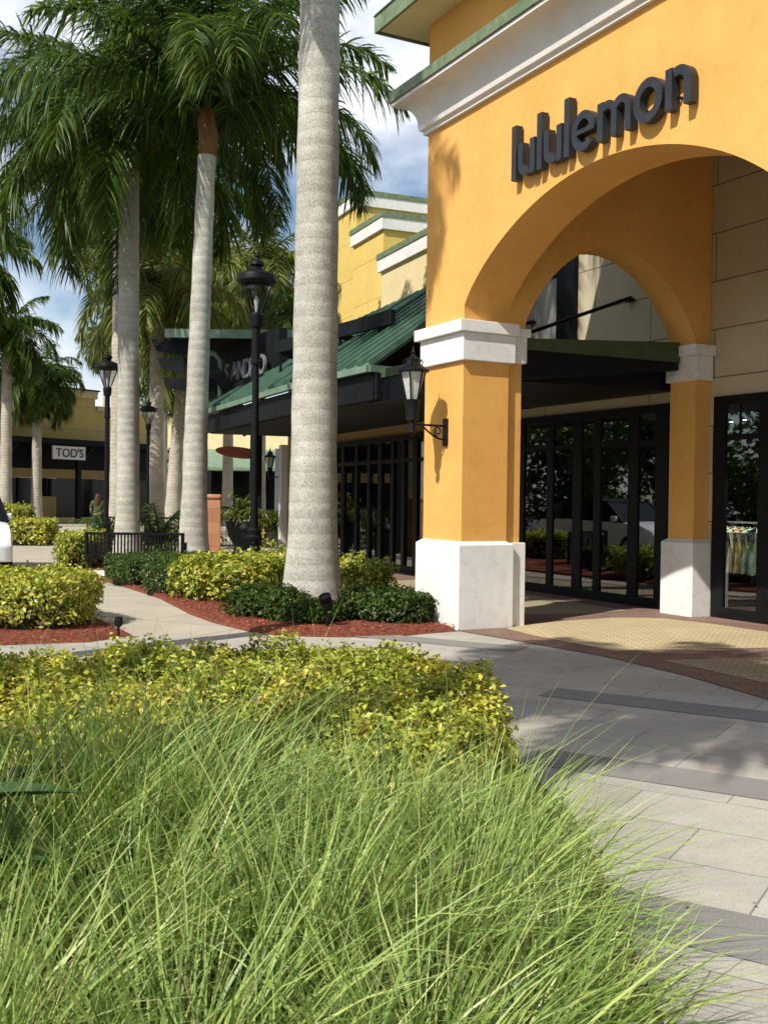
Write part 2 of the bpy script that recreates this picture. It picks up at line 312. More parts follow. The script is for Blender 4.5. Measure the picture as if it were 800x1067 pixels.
SC.cycles.max_bounces = 6; SC.cycles.diffuse_bounces = 3; SC.cycles.transparent_max_bounces = 12; SC.cycles.caustics_reflective = False; SC.cycles.caustics_refractive = False
try: SC.cycles.use_denoising = True
except Exception: pass

# ------------------------------------------------------------------ ground
def struct(o): o['kind'] = 'structure'; return o
struct(MB().sheet([(-400, -60), (400, -60), (400, 900), (-400, 900)], 0).build('ground', M['concrete']))
struct(MB().sheet([(-120, -40), (-11.2, -40), (-11.2, 14), (-21.5, 34), (-120, 90)], .004).build('road', M['asphalt']))
struct(MB().sheet([(-2.6, 11.75), (-4.2, 10.9), (-11, 10.2), (-11, -8), (14, -8), (14, 13), (6, 20), (1.6, 13.4), (.9, 12.9), (.2, 12.1), (-.8, 11.75), (-1.7, 12.1)], .004).build('plaza_paving', M['paver']))
bN = Vector((.522, .853, 0)); bD = Vector((.853, -.522, 0))
b = MB()
for c in (-.2, 1.9, 4.0, 6.1, 8.2, 10.35):
    a0 = -3.4 if c < 9 else -1.6; a1 = 7 if c < 9 else 4.2
    a1 = {10.35: -3.1, 8.2: 5}.get(c, a1)
    if c == 10.35: a0, a1 = -7.2, -4.6
    p = [bN * (c + dn) + bD * da for dn, da in ((-.21, a0), (-.21, a1), (.21, a1), (.21, a0))]
    b.sheet([(q.x, q.y) for q in p], .008 )
struct(b.build('paving_band', M['band']))
A0 = Vector((.914, 12.773, 0)); EX = Vector((.4664, -.8846, 0)); EY = Vector((.8846, .4664, 0)); SR = math.atan2(-.8846, .4664)
def L2W(u, s, z=0): return A0 + EX * u + EY * s + Vector((0, 0, z))
def lsheet(pts, z, name, mat):
    o = MB().sheet(pts, z).build(name, mat); o.location = A0; o.rotation_euler = (0, 0, SR); return struct(o)
lsheet([(.0, -.02), (1.2, .14), (2.4, .28), (3.6, .2), (4.7, .0), (5.6, -.3), (12, -1.5), (12, 4.1), (-9, 4.1), (-9, 2.2), (-.9, 1.1), (-.85, .6)], .012, 'brick_border_paving', M['brownpaver'])
def arc(c, r, a0, a1, n): return [(c[0] + r * math.cos(R(a0 + (a1 - a0) * i / n)), c[1] + r * math.sin(R(a0 + (a1 - a0) * i / n))) for i in range(n + 1)]
lsheet([(.12, .62), (.75, .55), (2.15, .6), (2.35, 1.5), (2.62, 2.32), (2.6, 3.3), (1.63, 3.46), (.7, 3.45), (-.05, 3.3), (-.35, 2.7), (-.3, 1.9), (-.1, 1.0)], .016, 'cobble_paving', M['yellowpaver'])
lsheet([(2.85, .62), (4.15, .55), (5.2, .5), (5.4, 3.3), (3.3, 3.3), (3.1, 1.7)], .016, 'ochre_cobble_paving', M['greypatch'])
lsheet([(-3.4, 1.6), (-1.2, 1.5), (-.9, 2.6), (-1.0, 3.5), (-3.6, 3.6), (-7, 3.4), (-7, 2.4)], .016, 'canopy_walk_paving', M['greypatch'])

def inpoly(P, poly):
    x = P[:, 0]; y = P[:, 1]; ins = np.zeros(len(P), bool); n = len(poly)
    for i in range(n):
        x1, y1 = poly[i]; x2, y2 = poly[(i + 1) % n]
        c = ((y1 > y) != (y2 > y)) & (x < (x2 - x1) * (y - y1) / (y2 - y1 + 1e-12) + x1); ins ^= c
    return ins
def polysample(poly, n):
    p = np.array(poly); lo = p.min(0); hi = p.max(0); out = np.zeros((0, 2))
    while len(out) < n:
        q = RNG.random((n * 2, 2)) * (hi - lo) + lo; out = np.vstack([out, q[inpoly(q, poly)]])
    return out[:n]
def nz(x, y, k=1.0, ph=0.):
    return (np.sin(x * 3.1 * k + ph) * np.cos(y * 2.7 * k - ph) + .6 * np.sin(x * 7.3 * k + y * 5.1 * k + ph * 2) + .4 * np.cos(x * 13.1 * k - y * 11.7 * k + ph)) / 2
def leaves(pos, nrm, size, asp=.5, jit=.8, fold=.25, droop=0.0):
    n = len(pos); nrm = nrm + RNG.normal(0, jit, (n, 3)); nrm /= np.linalg.norm(nrm, axis=1, keepdims=True) + 1e-9
    a = RNG.normal(0, 1, (n, 3)); a -= (a * nrm).sum(1, keepdims=True) * nrm; a /= np.linalg.norm(a, axis=1, keepdims=True) + 1e-9
    if droop: a[:, 2] -= droop; a /= np.linalg.norm(a, axis=1, keepdims=True)
    c = np.cross(nrm, a); sz = size * (.6 + .8 * RNG.random((n, 1)))
    V = np.stack([pos - a * sz * .5, pos - c * sz * asp * .5 + nrm * sz * fold * .5 , pos + a * sz * .5 , pos + c * sz * asp * .5 + nrm * sz * fold * .5], 1).reshape(-1, 3)
    return V, np.arange(n * 4).reshape(-1, 4)
def bed(name, poly, h, mat, chips, label, size=.05):
    n = 22; p = np.array(poly); c = p.mean(0)
    m = MB(); rings = [(1, .006), (.985, h * .6), (.93, h), (.5, h * 1.1)]
    vs = [(c[0] + (q[0] - c[0]) * f, c[1] + (q[1] - c[1]) * f, z + (nz(np.array(q[0] * f), np.array(q[1] * f), 2) * .01 if z > .01 else 0)) for f, z in rings for q in poly]
    k = len(poly); fs = [(j * k + i, j * k + (i + 1) % k, (j + 1) * k + (i + 1) % k, (j + 1) * k + i) for j in range(3) for i in range(k)] + [tuple(range(3 * k, 4 * k))]
    m.add(vs, fs); o = m.build(name, mat); struct(o)
    if chips:
        q = polysample(poly, chips); pos = np.column_stack([q, np.full(len(q), h * .75 + .012) + RNG.random(len(q)) * .02])
        V, F = leaves(pos, np.tile([0, 0, 1.], (len(q), 1)), size, .3, .35, .1)
        tag(fast_mesh('mulch_chips', V, F, M['chip']), label, 'mulch', None, 'stuff')
    return o
BEDR = [(.90, 12.70), (.3, 12.28), (-.5, 12.05), (-1.15, 12.1), (-1.55, 12.4), (-2.15, 13.3), (-2.6, 14.2), (-3.45, 16.3), (-4.5, 18.3), (-5.2, 19.5), (-6.3, 21.2), (-7.0, 22.3), (-7.1, 23.4), (-6.5, 25), (-4.6, 24.8), (-2.9, 22.6), (-1.7, 20.1), (-.5, 17.4), (.1, 15.2), (.35, 14.1), (.8, 13.5)]
bed('mulch_bed', BEDR, .06, M['mulch'], 12000, 'red wood chip mulch spread around the thick palm and yellow pier')
BEDL = [(-2.85, 12.0), (-3.15, 11.35), (-4.2, 11.0), (-9.2, 10.6), (-10.6, 13), (-8.8, 15.2), (-4.9, 15.0), (-3.75, 13.7)]
bed('mulch_bed', BEDL, .05, M['mulch'], 5000, 'red wood chip mulch at the foot of the left hand yellow hedge')
BEDF = [(.62, 7.0), (.86, 6.2), (.98, 5.4), (.95, 4.3), (.86, 3.0), (.6, .4), (-6, .4), (-7.5, 6.5), (-3, 7.55), (0, 7.4)]
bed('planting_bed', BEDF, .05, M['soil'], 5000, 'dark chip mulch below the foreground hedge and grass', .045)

# ------------------------------------------------------------------ hedges
def hedge(name, poly, h, n, size, mat, label, cat='hedge', group=None, lump=.06, asp=.5, h0=.1, core=.88, top=.6, z0=0., stems=0):
    p = np.array(poly, float); c = p.mean(0); root = empty(name, (c[0], c[1], z0), 0, label, cat, group)
    nt_ = int(n * top); q = polysample(poly, nt_)
    sides = n - nt_; e = [(p[i], p[(i + 1) % len(p)]) for i in range(len(p))]; ln = np.array([np.linalg.norm(b - a) for a, b in e]); pr = ln / ln.sum()
    idx = RNG.choice(len(e), sides, p=pr); tt = RNG.random(sides)
    ea = np.array([a for a, b in e])[idx]; eb = np.array([b for a, b in e])[idx]; sp = ea + (eb - ea) * tt[:, None]
    dn = np.column_stack([(eb - ea)[:, 1], -(eb - ea)[:, 0]]); dn /= np.linalg.norm(dn, axis=1, keepdims=True) + 1e-9
    area = .5 * sum(p[i][0] * p[(i + 1) % len(p)][1] - p[(i + 1) % len(p)][0] * p[i][1] for i in range(len(p)))
    if area < 0: dn = -dn
    zz = h0 + (h - h0) * RNG.random(sides) ** .8
    ph = random.random() * 6; bul = nz(sp[:, 0] + sp[:, 1], zz * 2, 1.4, ph) * lump - RNG.exponential(lump * .5, sides)
    sp = sp + dn * bul[:, None]
    # round the shoulder
    f = np.clip((zz / h - .8) / .2, 0, 1); sp = sp - dn * (f ** 2 * lump * 1.3)[:, None]
    P1 = np.column_stack([q, h + nz(q[:, 0], q[:, 1], 1.6, ph) * lump - RNG.exponential(lump * .6, nt_)])
    P2 = np.column_stack([sp, zz]); P = np.vstack([P1, P2]); N = np.vstack([np.tile([0, 0, 1.], (nt_, 1)), np.column_stack([dn, np.full(sides, .35)])])
    P[:, 0] -= c[0]; P[:, 1] -= c[1]
    # rosettes: four leaves share a centre
    k = 5; m = len(P) // k; C = P[:m]; Pn = np.repeat(C, k, 0) + RNG.normal(0, size * .55, (m * k, 3)); Nn = np.repeat(N[:m], k, 0)
    sel = RNG.permutation(len(P))[:m]; Pn = np.repeat(P[sel], k, 0) + RNG.normal(0, size * .55, (m * k, 3)); Nn = np.repeat(N[sel], k, 0)
    Pn[:, 2] = np.maximum(Pn[:, 2], .03)
    V, F = leaves(Pn, Nn, size, asp, .55); fast_mesh('foliage', V, F, mat, root)
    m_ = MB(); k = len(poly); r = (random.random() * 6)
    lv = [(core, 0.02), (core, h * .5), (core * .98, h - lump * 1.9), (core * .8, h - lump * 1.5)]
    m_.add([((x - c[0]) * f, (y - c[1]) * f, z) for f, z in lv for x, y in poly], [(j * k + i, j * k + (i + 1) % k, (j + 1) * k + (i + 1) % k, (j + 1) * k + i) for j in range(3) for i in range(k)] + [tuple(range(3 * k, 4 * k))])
    m_.build('shade_core', M['core'], root)  # solid dark block; the shade between leaves is put into its colour
    return root
hedge('yellow_hedge', [(-4.2, 4.5), (-1.5, 4.35), (.2, 4.3), (.5, 4.6), (.6, 5.2), (.6, 5.9), (.5, 6.5), (.1, 6.85), (-1.0, 6.95), (-1.6, 6.95), (-1.9, 6.6), (-2.6, 6.5), (-3.1, 7.0), (-4.2, 6.9)], .61, 175000, .036, M['yleaf'], 'long chest-low hedge of bright yellow green leaves right behind the tall grass', lump=.15, asp=.55, top=.62)
hedge('yellow_hedge', [(-3.5, 12.1), (-3.55, 13.2), (-4.0, 13.9), (-5.2, 14.2), (-8.4, 14.1), (-8.8, 12.2), (-6, 12.0), (-3.9, 11.9)], .60, 42000, .06, M['yleaf'], 'clipped yellow hedge on the left beside the concrete path', lump=.10, top=.5)
hedge('boxwood_hedge', [(-4.9, 18.6), (-4.3, 17.9), (-3.2, 18.3), (-2.7, 19.1), (-3.5, 20.2), (-4.6, 19.8)], .50, 16000, .05, M['bleaf'], 'trimmed dark green box hedge in front of the slatted bench', lump=.03, top=.45)
hedge('boxwood_hedge', [(-3.8, 16.7), (-3.3, 16.4), (-2.9, 16.9), (-3.0, 17.6), (-3.7, 17.7)], .48, 8000, .05, M['bleaf'], 'small square clipped box shrub between the bench and the variegated shrubs', lump=.03, top=.45)
for poly, h, n, lab in (
    ([(-3.15, 15.8), (-2.6, 15.3), (-2.2, 15.7), (-2.4, 16.5), (-3.0, 16.6)], .62, 7000, 'tall bushy yellow green shrub nearest the path edge left of the lamp post'),
    ([(-2.45, 15.1), (-1.7, 14.9), (-1.45, 15.7), (-1.8, 16.9), (-2.5, 16.4)], .60, 8000, 'yellow green variegated shrub in front of the tall lamp post'),
    ([(-2.2, 17.2), (-1.4, 16.6), (-.9, 17.2), (-1.4, 18.6), (-2.4, 18.4)], .58, 8000, 'yellow green variegated shrub right behind the lamp post foot'),
    ([(-.72, 16.2), (-.2, 15.8), (.15, 16.2), (-.1, 17.2), (-.7, 17.2)], .52, 5000, 'small variegated shrub showing right of the thick palm trunk')):
    hedge('variegated_shrub', poly, h, int(n * .75), .085, M['vleaf'], lab, 'shrub', 'variegated shrubs in the mulch bed', lump=.19, asp=.5, core=.6)
for poly, h, n, lab in (
    ([(-2.0, 13.6), (-1.3, 13.0), (-.95, 13.5), (-1.2, 14.4), (-1.9, 14.5)], .34, 8000, 'low dark green shrub left of the thick palm foot'),
    ([(-1.3, 12.95), (-.75, 12.7), (-.45, 13.1), (-.8, 13.9), (-1.2, 13.7)], .24, 4500, 'lowest dark green shrub growing against the thick palm foot'),
    ([(-.5, 13.3), (.0, 12.95), (.25, 13.5), (.0, 14.6), (-.5, 14.6)], .36, 7000, 'dark green shrub behind the black spotlight'),
    ([(.0, 13.0), (.45, 12.9), (.68, 13.3), (.4, 14.2), (.05, 14.1)], .36, 6000, 'dark green shrub touching the white pier base')):
    hedge('green_shrub', poly, h, n, .06, M['dleaf'], lab, 'shrub', 'dark green shrubs in the mulch bed', lump=.1, asp=.45, core=.7)
hedge('yellow_shrub', [(-7.0, 22.6), (-6.5, 21.6), (-6.15, 21.8), (-6.3, 24), (-7.0, 24.4)], .68, 9000, .08, M['vleaf'], 'rounded yellow green shrub beside the left end of the bench', 'shrub', lump=.1)
hedge('yellow_hedge', [(-12.5, 32), (-10.35, 32.3), (-10.5, 34), (-13.5, 34)], .72, 9000, .11, M['yleaf'], 'far clipped yellow hedge between parked car and lamp post', lump=.08, top=.4)
hedge('yellow_hedge', [(-18.0, 47), (-16.4, 47), (-16.2, 49.0), (-18.0, 49)], .95, 4000, .16, M['vleaf'], 'farthest yellow green hedge at the foot of the two small palms', lump=.1, top=.4)
hedge('yellow_shrub', [(-4.0, 33), (-2.9, 32.4), (-2.5, 33.2), (-3.4, 34.5)], 1.0, 4000, .12, M['vleaf'], 'distant yellow green shrub behind the black bin', 'shrub', lump=.12)

# ------------------------------------------------------------------ fountain grass
def grass(n, centers, mat, seed, hmul=1., wid=.0085, reach=(.25, 1.0), spread=.13):
    rg = np.random.default_rng(seed); S = 7
    ci = rg.integers(0, len(centers), n); C = np.array(centers)[ci]
    ang = rg.random(n) * 2 * PI; rr = np.abs(rg.normal(0, spread, n))
    bx = C[:, 0] + np.cos(ang) * rr; by = C[:, 1] + np.sin(ang) * rr
    a2 = ang + rg.normal(0, .55, n); L = C[:, 2] * (.62 + .5 * rg.random(n)) * hmul
    rc = L * rg.uniform(reach[0], reach[1], n) * .8; sag = rg.uniform(.15, .8, n) * (rc / L) * 1.0
    tt = np.linspace(0, 1, S)[None, :]
    dx = np.cos(a2)[:, None] + C[:, 3][:, None]; dy = np.sin(a2)[:, None]
    hor = rc[:, None] * tt ** rg.uniform(1.3, 2.6, (n, 1)); z = L[:, None] * (tt - sag[:, None] * tt ** 2.4 * 1.1)
    wob = rg.normal(0, .02, (n, 1)) * np.sin(tt * 5)
    X = bx[:, None] + dx * hor + wob; Y = by[:, None] + dy * hor; Z = np.maximum(z, .03) + .03
    wd = wid * rg.uniform(.6, 1.5, (n, 1)) * (1 - tt ** 2.2 * .93) * .5
    sa = a2 + PI / 2 + rg.normal(0, .9, n); sx = np.cos(sa)[:, None] * wd; sy = np.sin(sa)[:, None] * wd
    Lf = np.stack([X - sx, Y - sy, Z], -1); Rt = np.stack([X + sx, Y + sy, Z + wd * .5], -1)
    V = np.stack([Lf, Rt], 2).reshape(-1, 3)
    base = (np.arange(n) * S * 2)[:, None] + (np.arange(S - 1) * 2)[None, :]
    F = np.stack([base, base + 1, base + 3, base + 2], -1).reshape(-1, 4)
    keep = None
    return V, F
CEN = [(a_, b_, c_ * .84, d_) for a_, b_, c_, d_ in [(-1.45, 3.5, .98, 0), (-.95, 3.75, 1.0, 0), (-.45, 3.6, 1.02, .1), (.0, 3.7, .98, .15), (.35, 3.75, .86, .25), (-1.2, 2.9, 1.0, 0), (-.7, 2.95, 1.02, .1), (-.2, 2.85, 1.0, .15), (.22, 3.0, .9, .2),
       (-.9, 2.3, .95, 0), (-.4, 2.25, .95, .1), (.1, 2.3, .88, .15), (-1.9, 3.1, .9, 0), (-1.05, 3.5, 1.2, .1), (-.75, 3.75, 1.22, .15), (.42, 2.7, .74, .2), (-.2, 1.85, .8, .05), (.3, 3.35, .86, .3), (-.65, 1.8, .8, 0)]]
V1, F1 = grass(12500, CEN, None, 3)
g1 = fast_mesh('fountain_grass', V1, F1, M['grass'], None, True)
tag(g1, 'tall pale green fountain grass filling the bottom of the view', 'grass', None, 'stuff')
V2, F2 = grass(1500, CEN, None, 5, .8, .007, (.2, .9))
tag(fast_mesh('dry_grass', V2, F2, M['straw'], None, True), 'dry straw coloured blades mixed into the foreground grass', 'grass', None, 'stuff')
V3, F3 = grass(330, [(c[0], c[1], c[2] * 1.34, .1) for c in CEN[:9]], None, 9, 1.12, .0038, (.12, .8), .14)
tag(fast_mesh('flower_stalks', V3, F3, M['grass'], None, True), 'thin flowering stalks standing above the foreground grass', 'grass', None, 'stuff')
# fallen leaf bits on the paving
q = RNG.random((70, 2)) * np.array([5.5, 7.5]) + np.array([.9, 3.8]); V, F = leaves(np.column_stack([q, np.full(70, .022)]), np.tile([0, 0, 1.], (70, 1)), .035, .5, .2)
tag(fast_mesh('fallen_leaves', V, F, M['straw']), 'scattered dry leaf bits lying on the grey paving', 'leaf litter', None, 'stuff')
# agave with broad pointed leaves
ag = empty('agave_plant', (-1.62, 3.05, .05), 0, 'dark agave with broad pointed leaves at the left edge of the grass', 'plant')
for az, el, L, zz in ((3, 24, .76, .52), (-6, 12, .72, .44), (40, 40, .75, .35), (75, 50, .8, .38), (120, 45, .8, .35), (165, 30, .8, .35), (205, 35, .8, .3), (250, 35, .75, .3), (300, 30, .7, .28), (335, 52, .7, .4)):
    m = MB(); d = Vector((math.cos(R(az)), math.sin(R(az)), 0)); sd = Vector((-d.y, d.x, 0)); vs = []; n = 9
    for i in range(n):
        t_ = i / (n - 1); c = Vector((0, 0, zz)) + d * L * t_ + Vector((0, 0, math.tan(R(el)) * L * (t_ - .55 * t_ * t_)))
        wd = .085 * (math.sin(min(1, t_ * 1.35 + .25) * PI * .5)) * (1 - t_ ** 3) + .001
        vs += [c - sd * wd + Vector((0, 0, wd * .45)), c, c + sd * wd + Vector((0, 0, wd * .45)), c - Vector((0, 0, .014 * (1 - t_)))]
    fs = []
    for i in range(n - 1):
        for k in range(4): fs.append((i * 4 + k, i * 4 + (k + 1) % 4, (i + 1) * 4 + (k + 1) % 4, (i + 1) * 4 + k))
    m.add(vs, fs); m.build('leaf', M['agave'], ag)
MB().lathe([(.07, 0), (.1, .2), (.09, .42), (.04, .5)], n=10).build('trunk', M['husk'], ag)

# ------------------------------------------------------------------ palms
def crown_mesh(nf, L, nl, lf, seed, dens=1.0, width=.04, mat=None, el_hi=80, el_lo=-25, sag=1.0):
    rg = np.random.default_rng(seed); Vs = []; Fs = []; o = 0; S = 5
    m = MB()
    for k in range(nf):
        az = k * 2.39996 + rg.normal(0, .15); f = (k + .5) / nf
        el = R(el_hi + (el_lo - el_hi) * f ** .85 + rg.normal(0, 6)); Lk = L * rg.uniform(.88, 1.08)
        # rachis curve
        n = 24; ts = np.linspace(0, 1, n); th = el - (R(50) + R(75) * max(0., math.cos(el)) ) * sag * ts ** 1.25
        ds = Lk / (n - 1); rx = np.concatenate([[0], np.cumsum(np.cos(th[:-1]) * ds)]); rz = np.concatenate([[0], np.cumsum(np.sin(th[:-1]) * ds)])
        ca, sa = math.cos(az), math.sin(az); swing = rg.normal(0, .12)
        P = np.column_stack([rx * ca - swing * rx ** 2 / L * sa, rx * sa + swing * rx ** 2 / L * ca, rz])
        m.tube([tuple(p) for p in P[::4]] + [tuple(P[-1])], [.045 * (1 - .9 * i / 6) for i in range(len(P[::4]) + 1)], 5, False)
        t_ = np.repeat(np.linspace(.1, .995, nl), 2); side = np.tile([1., -1.], nl); N = len(t_)
        idx = t_ * (n - 1); i0 = np.clip(idx.astype(int), 0, n - 2); fr = (idx - i0)[:, None]
        B = P[i0] * (1 - fr) + P[i0 + 1] * fr; T = P[i0 + 1] - P[i0]; T /= np.linalg.norm(T, axis=1, keepdims=True)
        H = np.tile([-sa, ca, 0.], (N, 1)); U = np.cross(T, H); U *= np.sign(U[:, 2:3] + 1e-6) * 1.0
        ll = lf * (np.sin(np.clip(t_ * .93 + .12, 0, 1) * PI) ** .45) * rg.uniform(.8, 1.1, N)
        lift = rg.normal(.18, .38, N)[:, None]
        D = H * side[:, None] * .85 + T * (.35 + .5 * t_[:, None]) + U * lift; D /= np.linalg.norm(D, axis=1, keepdims=True)
        ss = np.linspace(0, 1, S)
        pts = B[:, None, :] + D[:, None, :] * (ll[:, None] * ss[None, :])[:, :, None]
        dr = rg.uniform(.4, .95, N)[:, None]
        pts[:, :, 2] -= ll[:, None] * dr * ss[None, :] ** 1.6
        shrink = 1 - .22 * dr * ss[None, :] ** 2
        pts[:, :, :2] = B[:, None, :2] + (pts[:, :, :2] - B[:, None, :2]) * shrink[:, :, None]
        W = T * (.5) + np.cross(D, [0, 0, 1.]) * .5 + rg.normal(0, .3, (N, 3)); W /= np.linalg.norm(W, axis=1, keepdims=True)
        wd = width * .5 * np.array([.5, 1, .95, .6, .05])[None, :] * rg.uniform(.8, 1.2, (N, 1))
        Lft = pts - W[:, None, :] * wd[:, :, None]; Rgt = pts + W[:, None, :] * wd[:, :, None]
        V = np.stack([Lft, Rgt], 2).reshape(-1, 3)
        base = (np.arange(N) * S * 2)[:, None] + (np.arange(S - 1) * 2)[None, :]
        F = np.stack([base, base + 1, base + 3, base + 2], -1).reshape(-1, 4)
        Vs.append(V); Fs.append(F + o); o += len(V)
    mv = np.array(m.v); mf = np.array([f for f in m.f if len(f) == 4]); Vs.append(mv); Fs.append(mf + o)
    V = np.vstack(Vs); F = np.vstack(Fs)
    ob = fast_mesh('crown', V, F, mat); me = ob.data; bpy.data.objects.remove(ob); return me
CR = {
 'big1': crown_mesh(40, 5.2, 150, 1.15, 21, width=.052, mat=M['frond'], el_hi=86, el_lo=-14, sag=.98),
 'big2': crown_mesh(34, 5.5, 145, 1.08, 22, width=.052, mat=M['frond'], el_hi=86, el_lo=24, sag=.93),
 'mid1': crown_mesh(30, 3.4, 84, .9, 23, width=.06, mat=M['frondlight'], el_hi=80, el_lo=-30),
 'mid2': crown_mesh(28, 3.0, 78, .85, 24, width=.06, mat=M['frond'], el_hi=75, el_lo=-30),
}
def palm(x, y, h, rb, rt_, crown, label, shaft=True, flare=1.35, lean=(0, 0), mat='trunk', rz=0, sc=1., husk=False, cname='palm_tree'):
    root = empty(cname, (x, y, 0), 0, label, 'palm tree', 'royal palms of the mall')
    n = 40; vs = []
    prof = []
    for i in range(n + 1):
        t_ = i / n; r = rt_ + (rb - rt_) * (1 - t_) ** 1.4 + (rb * (flare - 1)) * math.exp(-t_ * h / .55) + .012 * math.sin(t_ * h * 5.2 + x) * rb * 1.5
        prof.append((lean[0] * t_ ** 1.5, lean[1] * t_ ** 1.5, t_ * h, r))
    m = MB(); m.tube([(a, b, c) for a, b, c, r in prof], [r for a, b, c, r in prof], 28); m.build('trunk', M[mat], root, True)
    ht = h
    if husk:
        m = MB(); m.tube([(lean[0], lean[1], h - .1), (lean[0] + .04, lean[1], h + .45), (lean[0] - .02, lean[1], h + .85), (lean[0], lean[1], h + 1.25)], [rt_ * .98, rt_ * 1.15, rt_ * 1.0, rt_ * .5], 14); m.build('husk', M['husk'], root, True); ht = h + 1.0
    elif shaft:
        m = MB(); m.tube([(lean[0], lean[1], h - .05), (lean[0], lean[1], h + .3), (lean[0], lean[1], h + .9), (lean[0], lean[1], h + 1.4)], [rt_ * .95, rt_ * 1.05, rt_ * .8, rt_ * .45], 14); m.build('crownshaft', M['crownshaft'], root, True); ht = h + 1.15
    c = bpy.data.objects.new('crown', CR[crown]); COL.objects.link(c); c.parent = root; c.location = (lean[0], lean[1], ht); c.rotation_euler = (0, 0, rz); c.scale = (sc,) * 3
    return root
palm(-1.02, 15.2, 12.6, .35, .27, 'big1', 'thickest speckled palm trunk standing in mulch beside the yellow pier', flare=1.4, lean=(.02, 0), rz=.6)
palm(-4.5, 25.0, 9.6, .32, .21, 'big2', 'palm with brown husk below its fronds left of the tall lamp post', lean=(.22, 0), husk=True, sc=1.03, rz=3.35, flare=1.4)
palm(-7.15, 29.5, 10.6, .33, .27, 'big1', 'pale palm trunk rising behind the middle of the slatted bench', lean=(-.05, 0), rz=3.4, sc=1.12, flare=1.25)
palm(-9.55, 38, 11.2, .33, .27, 'big2', 'palm trunk close behind and left of the pale one at the bench', rz=4.9, mat='trunkfar', flare=1.2)
palm(-9.3, 43, 8.6, .36, .27, 'mid1', 'distant palm between bench palm and husked palm', rz=1.0, sc=1.25, mat='trunkfar')
palm(-10.0, 50, 7.6, .38, .27, 'mid1', 'thin leaning distant palm just left of the husked palm', lean=(.45, 0), rz=2.0, sc=1.3, mat='trunkfar')
palm(-17.9, 50, 8.0, .3, .23, 'mid2', 'leftmost small palm in front of the olive shopfront', rz=.3, sc=1.02, mat='trunkfar')
palm(-18.1, 55, 6.5, .3, .23, 'mid2', 'second small palm in front of the olive shopfront, nearest its white sign', rz=1.3, sc=1.05, mat='trunkfar')
palm(-15.2, 36.5, 8.6, .3, .24, 'mid2', 'palm at the left edge with only frond tips in view', rz=2.3, sc=1.25, mat='trunkfar')
palm(-19.8, 75, 11.2, .3, .24, 'mid2', 'small far palm above the olive shop roof', rz=3.3, sc=.9, mat='trunkfar')
palm(-8.3, 56, 11.6, .3, .24, 'mid1', 'far palm crown behind the tall lamp head', rz=4.3, sc=1.35, mat='trunkfar')
palm(-5.9, 50, 11.0, .3, .24, 'mid1', 'far palm crown between lamp head and thick trunk', rz=5.3, sc=1.2, mat='trunkfar')
palm(-12.5, 51, 13.4, .3, .24, 'mid1', 'far yellowish palm crown seen left of the bench palms', rz=5.9, sc=1.35, mat='trunkfar')
palm(-12.6, 60, 12.5, .3, .24, 'mid1', 'far palm crown low between the bench palms', rz=.9, sc=1.35, mat='trunkfar')
palm(-3.1, 42, 7.4, .27, .22, 'mid2', 'slim far palm framed under the green canopy', rz=2.9, sc=.9, mat='trunkfar')
# palms beside the camera whose shadows fall on the paving and facade
palm(-4.55, 8.7, 12.0, .2, .14, 'mid2', 'slim tall palm left of the camera shading the facade corner', rz=1.2, sc=.55)
palm(-4.1, 3.1, 8.6, .24, .18, 'mid2', 'smaller palm beside the camera whose shadow falls before the yellow pier', rz=1.9, sc=.68)
palm(-2.6, 2.1, 8.6, .3, .22, 'mid2', 'palm beside the camera whose frond shadows cross the paving', rz=.2)

# ------------------------------------------------------------------ the arched shop (local frame: u along facade, s into the shop)
shop = empty('arched_shop_building', A0, SR, 'orange stucco shop with wide arched portico, white piers and pale cornice', 'building')
ZT = 7.8
def archz(u, c, hw, zs, rise, e=.8):
    x = min(1, abs((u - c) / hw)); return zs + rise * (1 - x * x) ** e
def arch_wall(name, u0, u1, a0, a1, zs, rise, y0, y1, zb, zt, axis, mat, parent, n=48):
    """wall from u0..u1 with an arched opening a0..a1, thickness y0..y1"""
    us = [a0 + (a1 - a0) * (1 - math.cos(PI * i / n)) / 2 for i in range(n + 1)]
    c = (a0 + a1) / 2; hw = (a1 - a0) / 2
    pts = [(u0, zb), (a0, zb)] + [(u, archz(u, c, hw, zs, rise)) for u in us] + [(a1, zb), (u1, zb)]
    m = MB(); V = []
    for y in (y0, y1):
        for (u, z) in pts: V.append((u, y, z))
        for (u, z) in pts: V.append((u, y, zt))
    k = len(pts); F = []
    for i in range(k - 1):
        if pts[i][0] != pts[i + 1][0]:
            F.append((i, i + 1, k + i + 1, k + i)); F.append((2 * k + i, 3 * k + i, 3 * k + i + 1, 2 * k + i + 1))
        F.append((i, 2 * k + i, 2 * k + i + 1, i + 1))
    for i in range(k - 1):
        if pts[i][0] != pts[i + 1][0]: F.append((k + i, k + i + 1, 3 * k + i + 1, 3 * k + i))
    F.append((0, k, 3 * k, 2 * k)); F.append((k - 1, 3 * k - 1, 4 * k - 1, 2 * k - 1)[::1])
    if axis == 's': V = [(y, u, z) for (u, y, z) in V]
    m.add(V, F); return m.build(name, mat, parent)
arch_wall('arched_facade', -1.0, 5.98, -.07, 4.97, 3.95, 1.08, .07, .73, 3.6, ZT, 'u', M['orange'], shop)
arch_wall('side_arch_wall', .735, 4.11, .98, 3.84, 3.8, 1.14, -.57, -.075, 3.6, ZT - .01, 's', M['orange'], shop)
arch_wall('side_arch_wall', .735, 4.11, .98, 3.84, 3.8, 1.14, 4.975, 5.47, 3.6, ZT - .01, 's', M['orange'], shop)
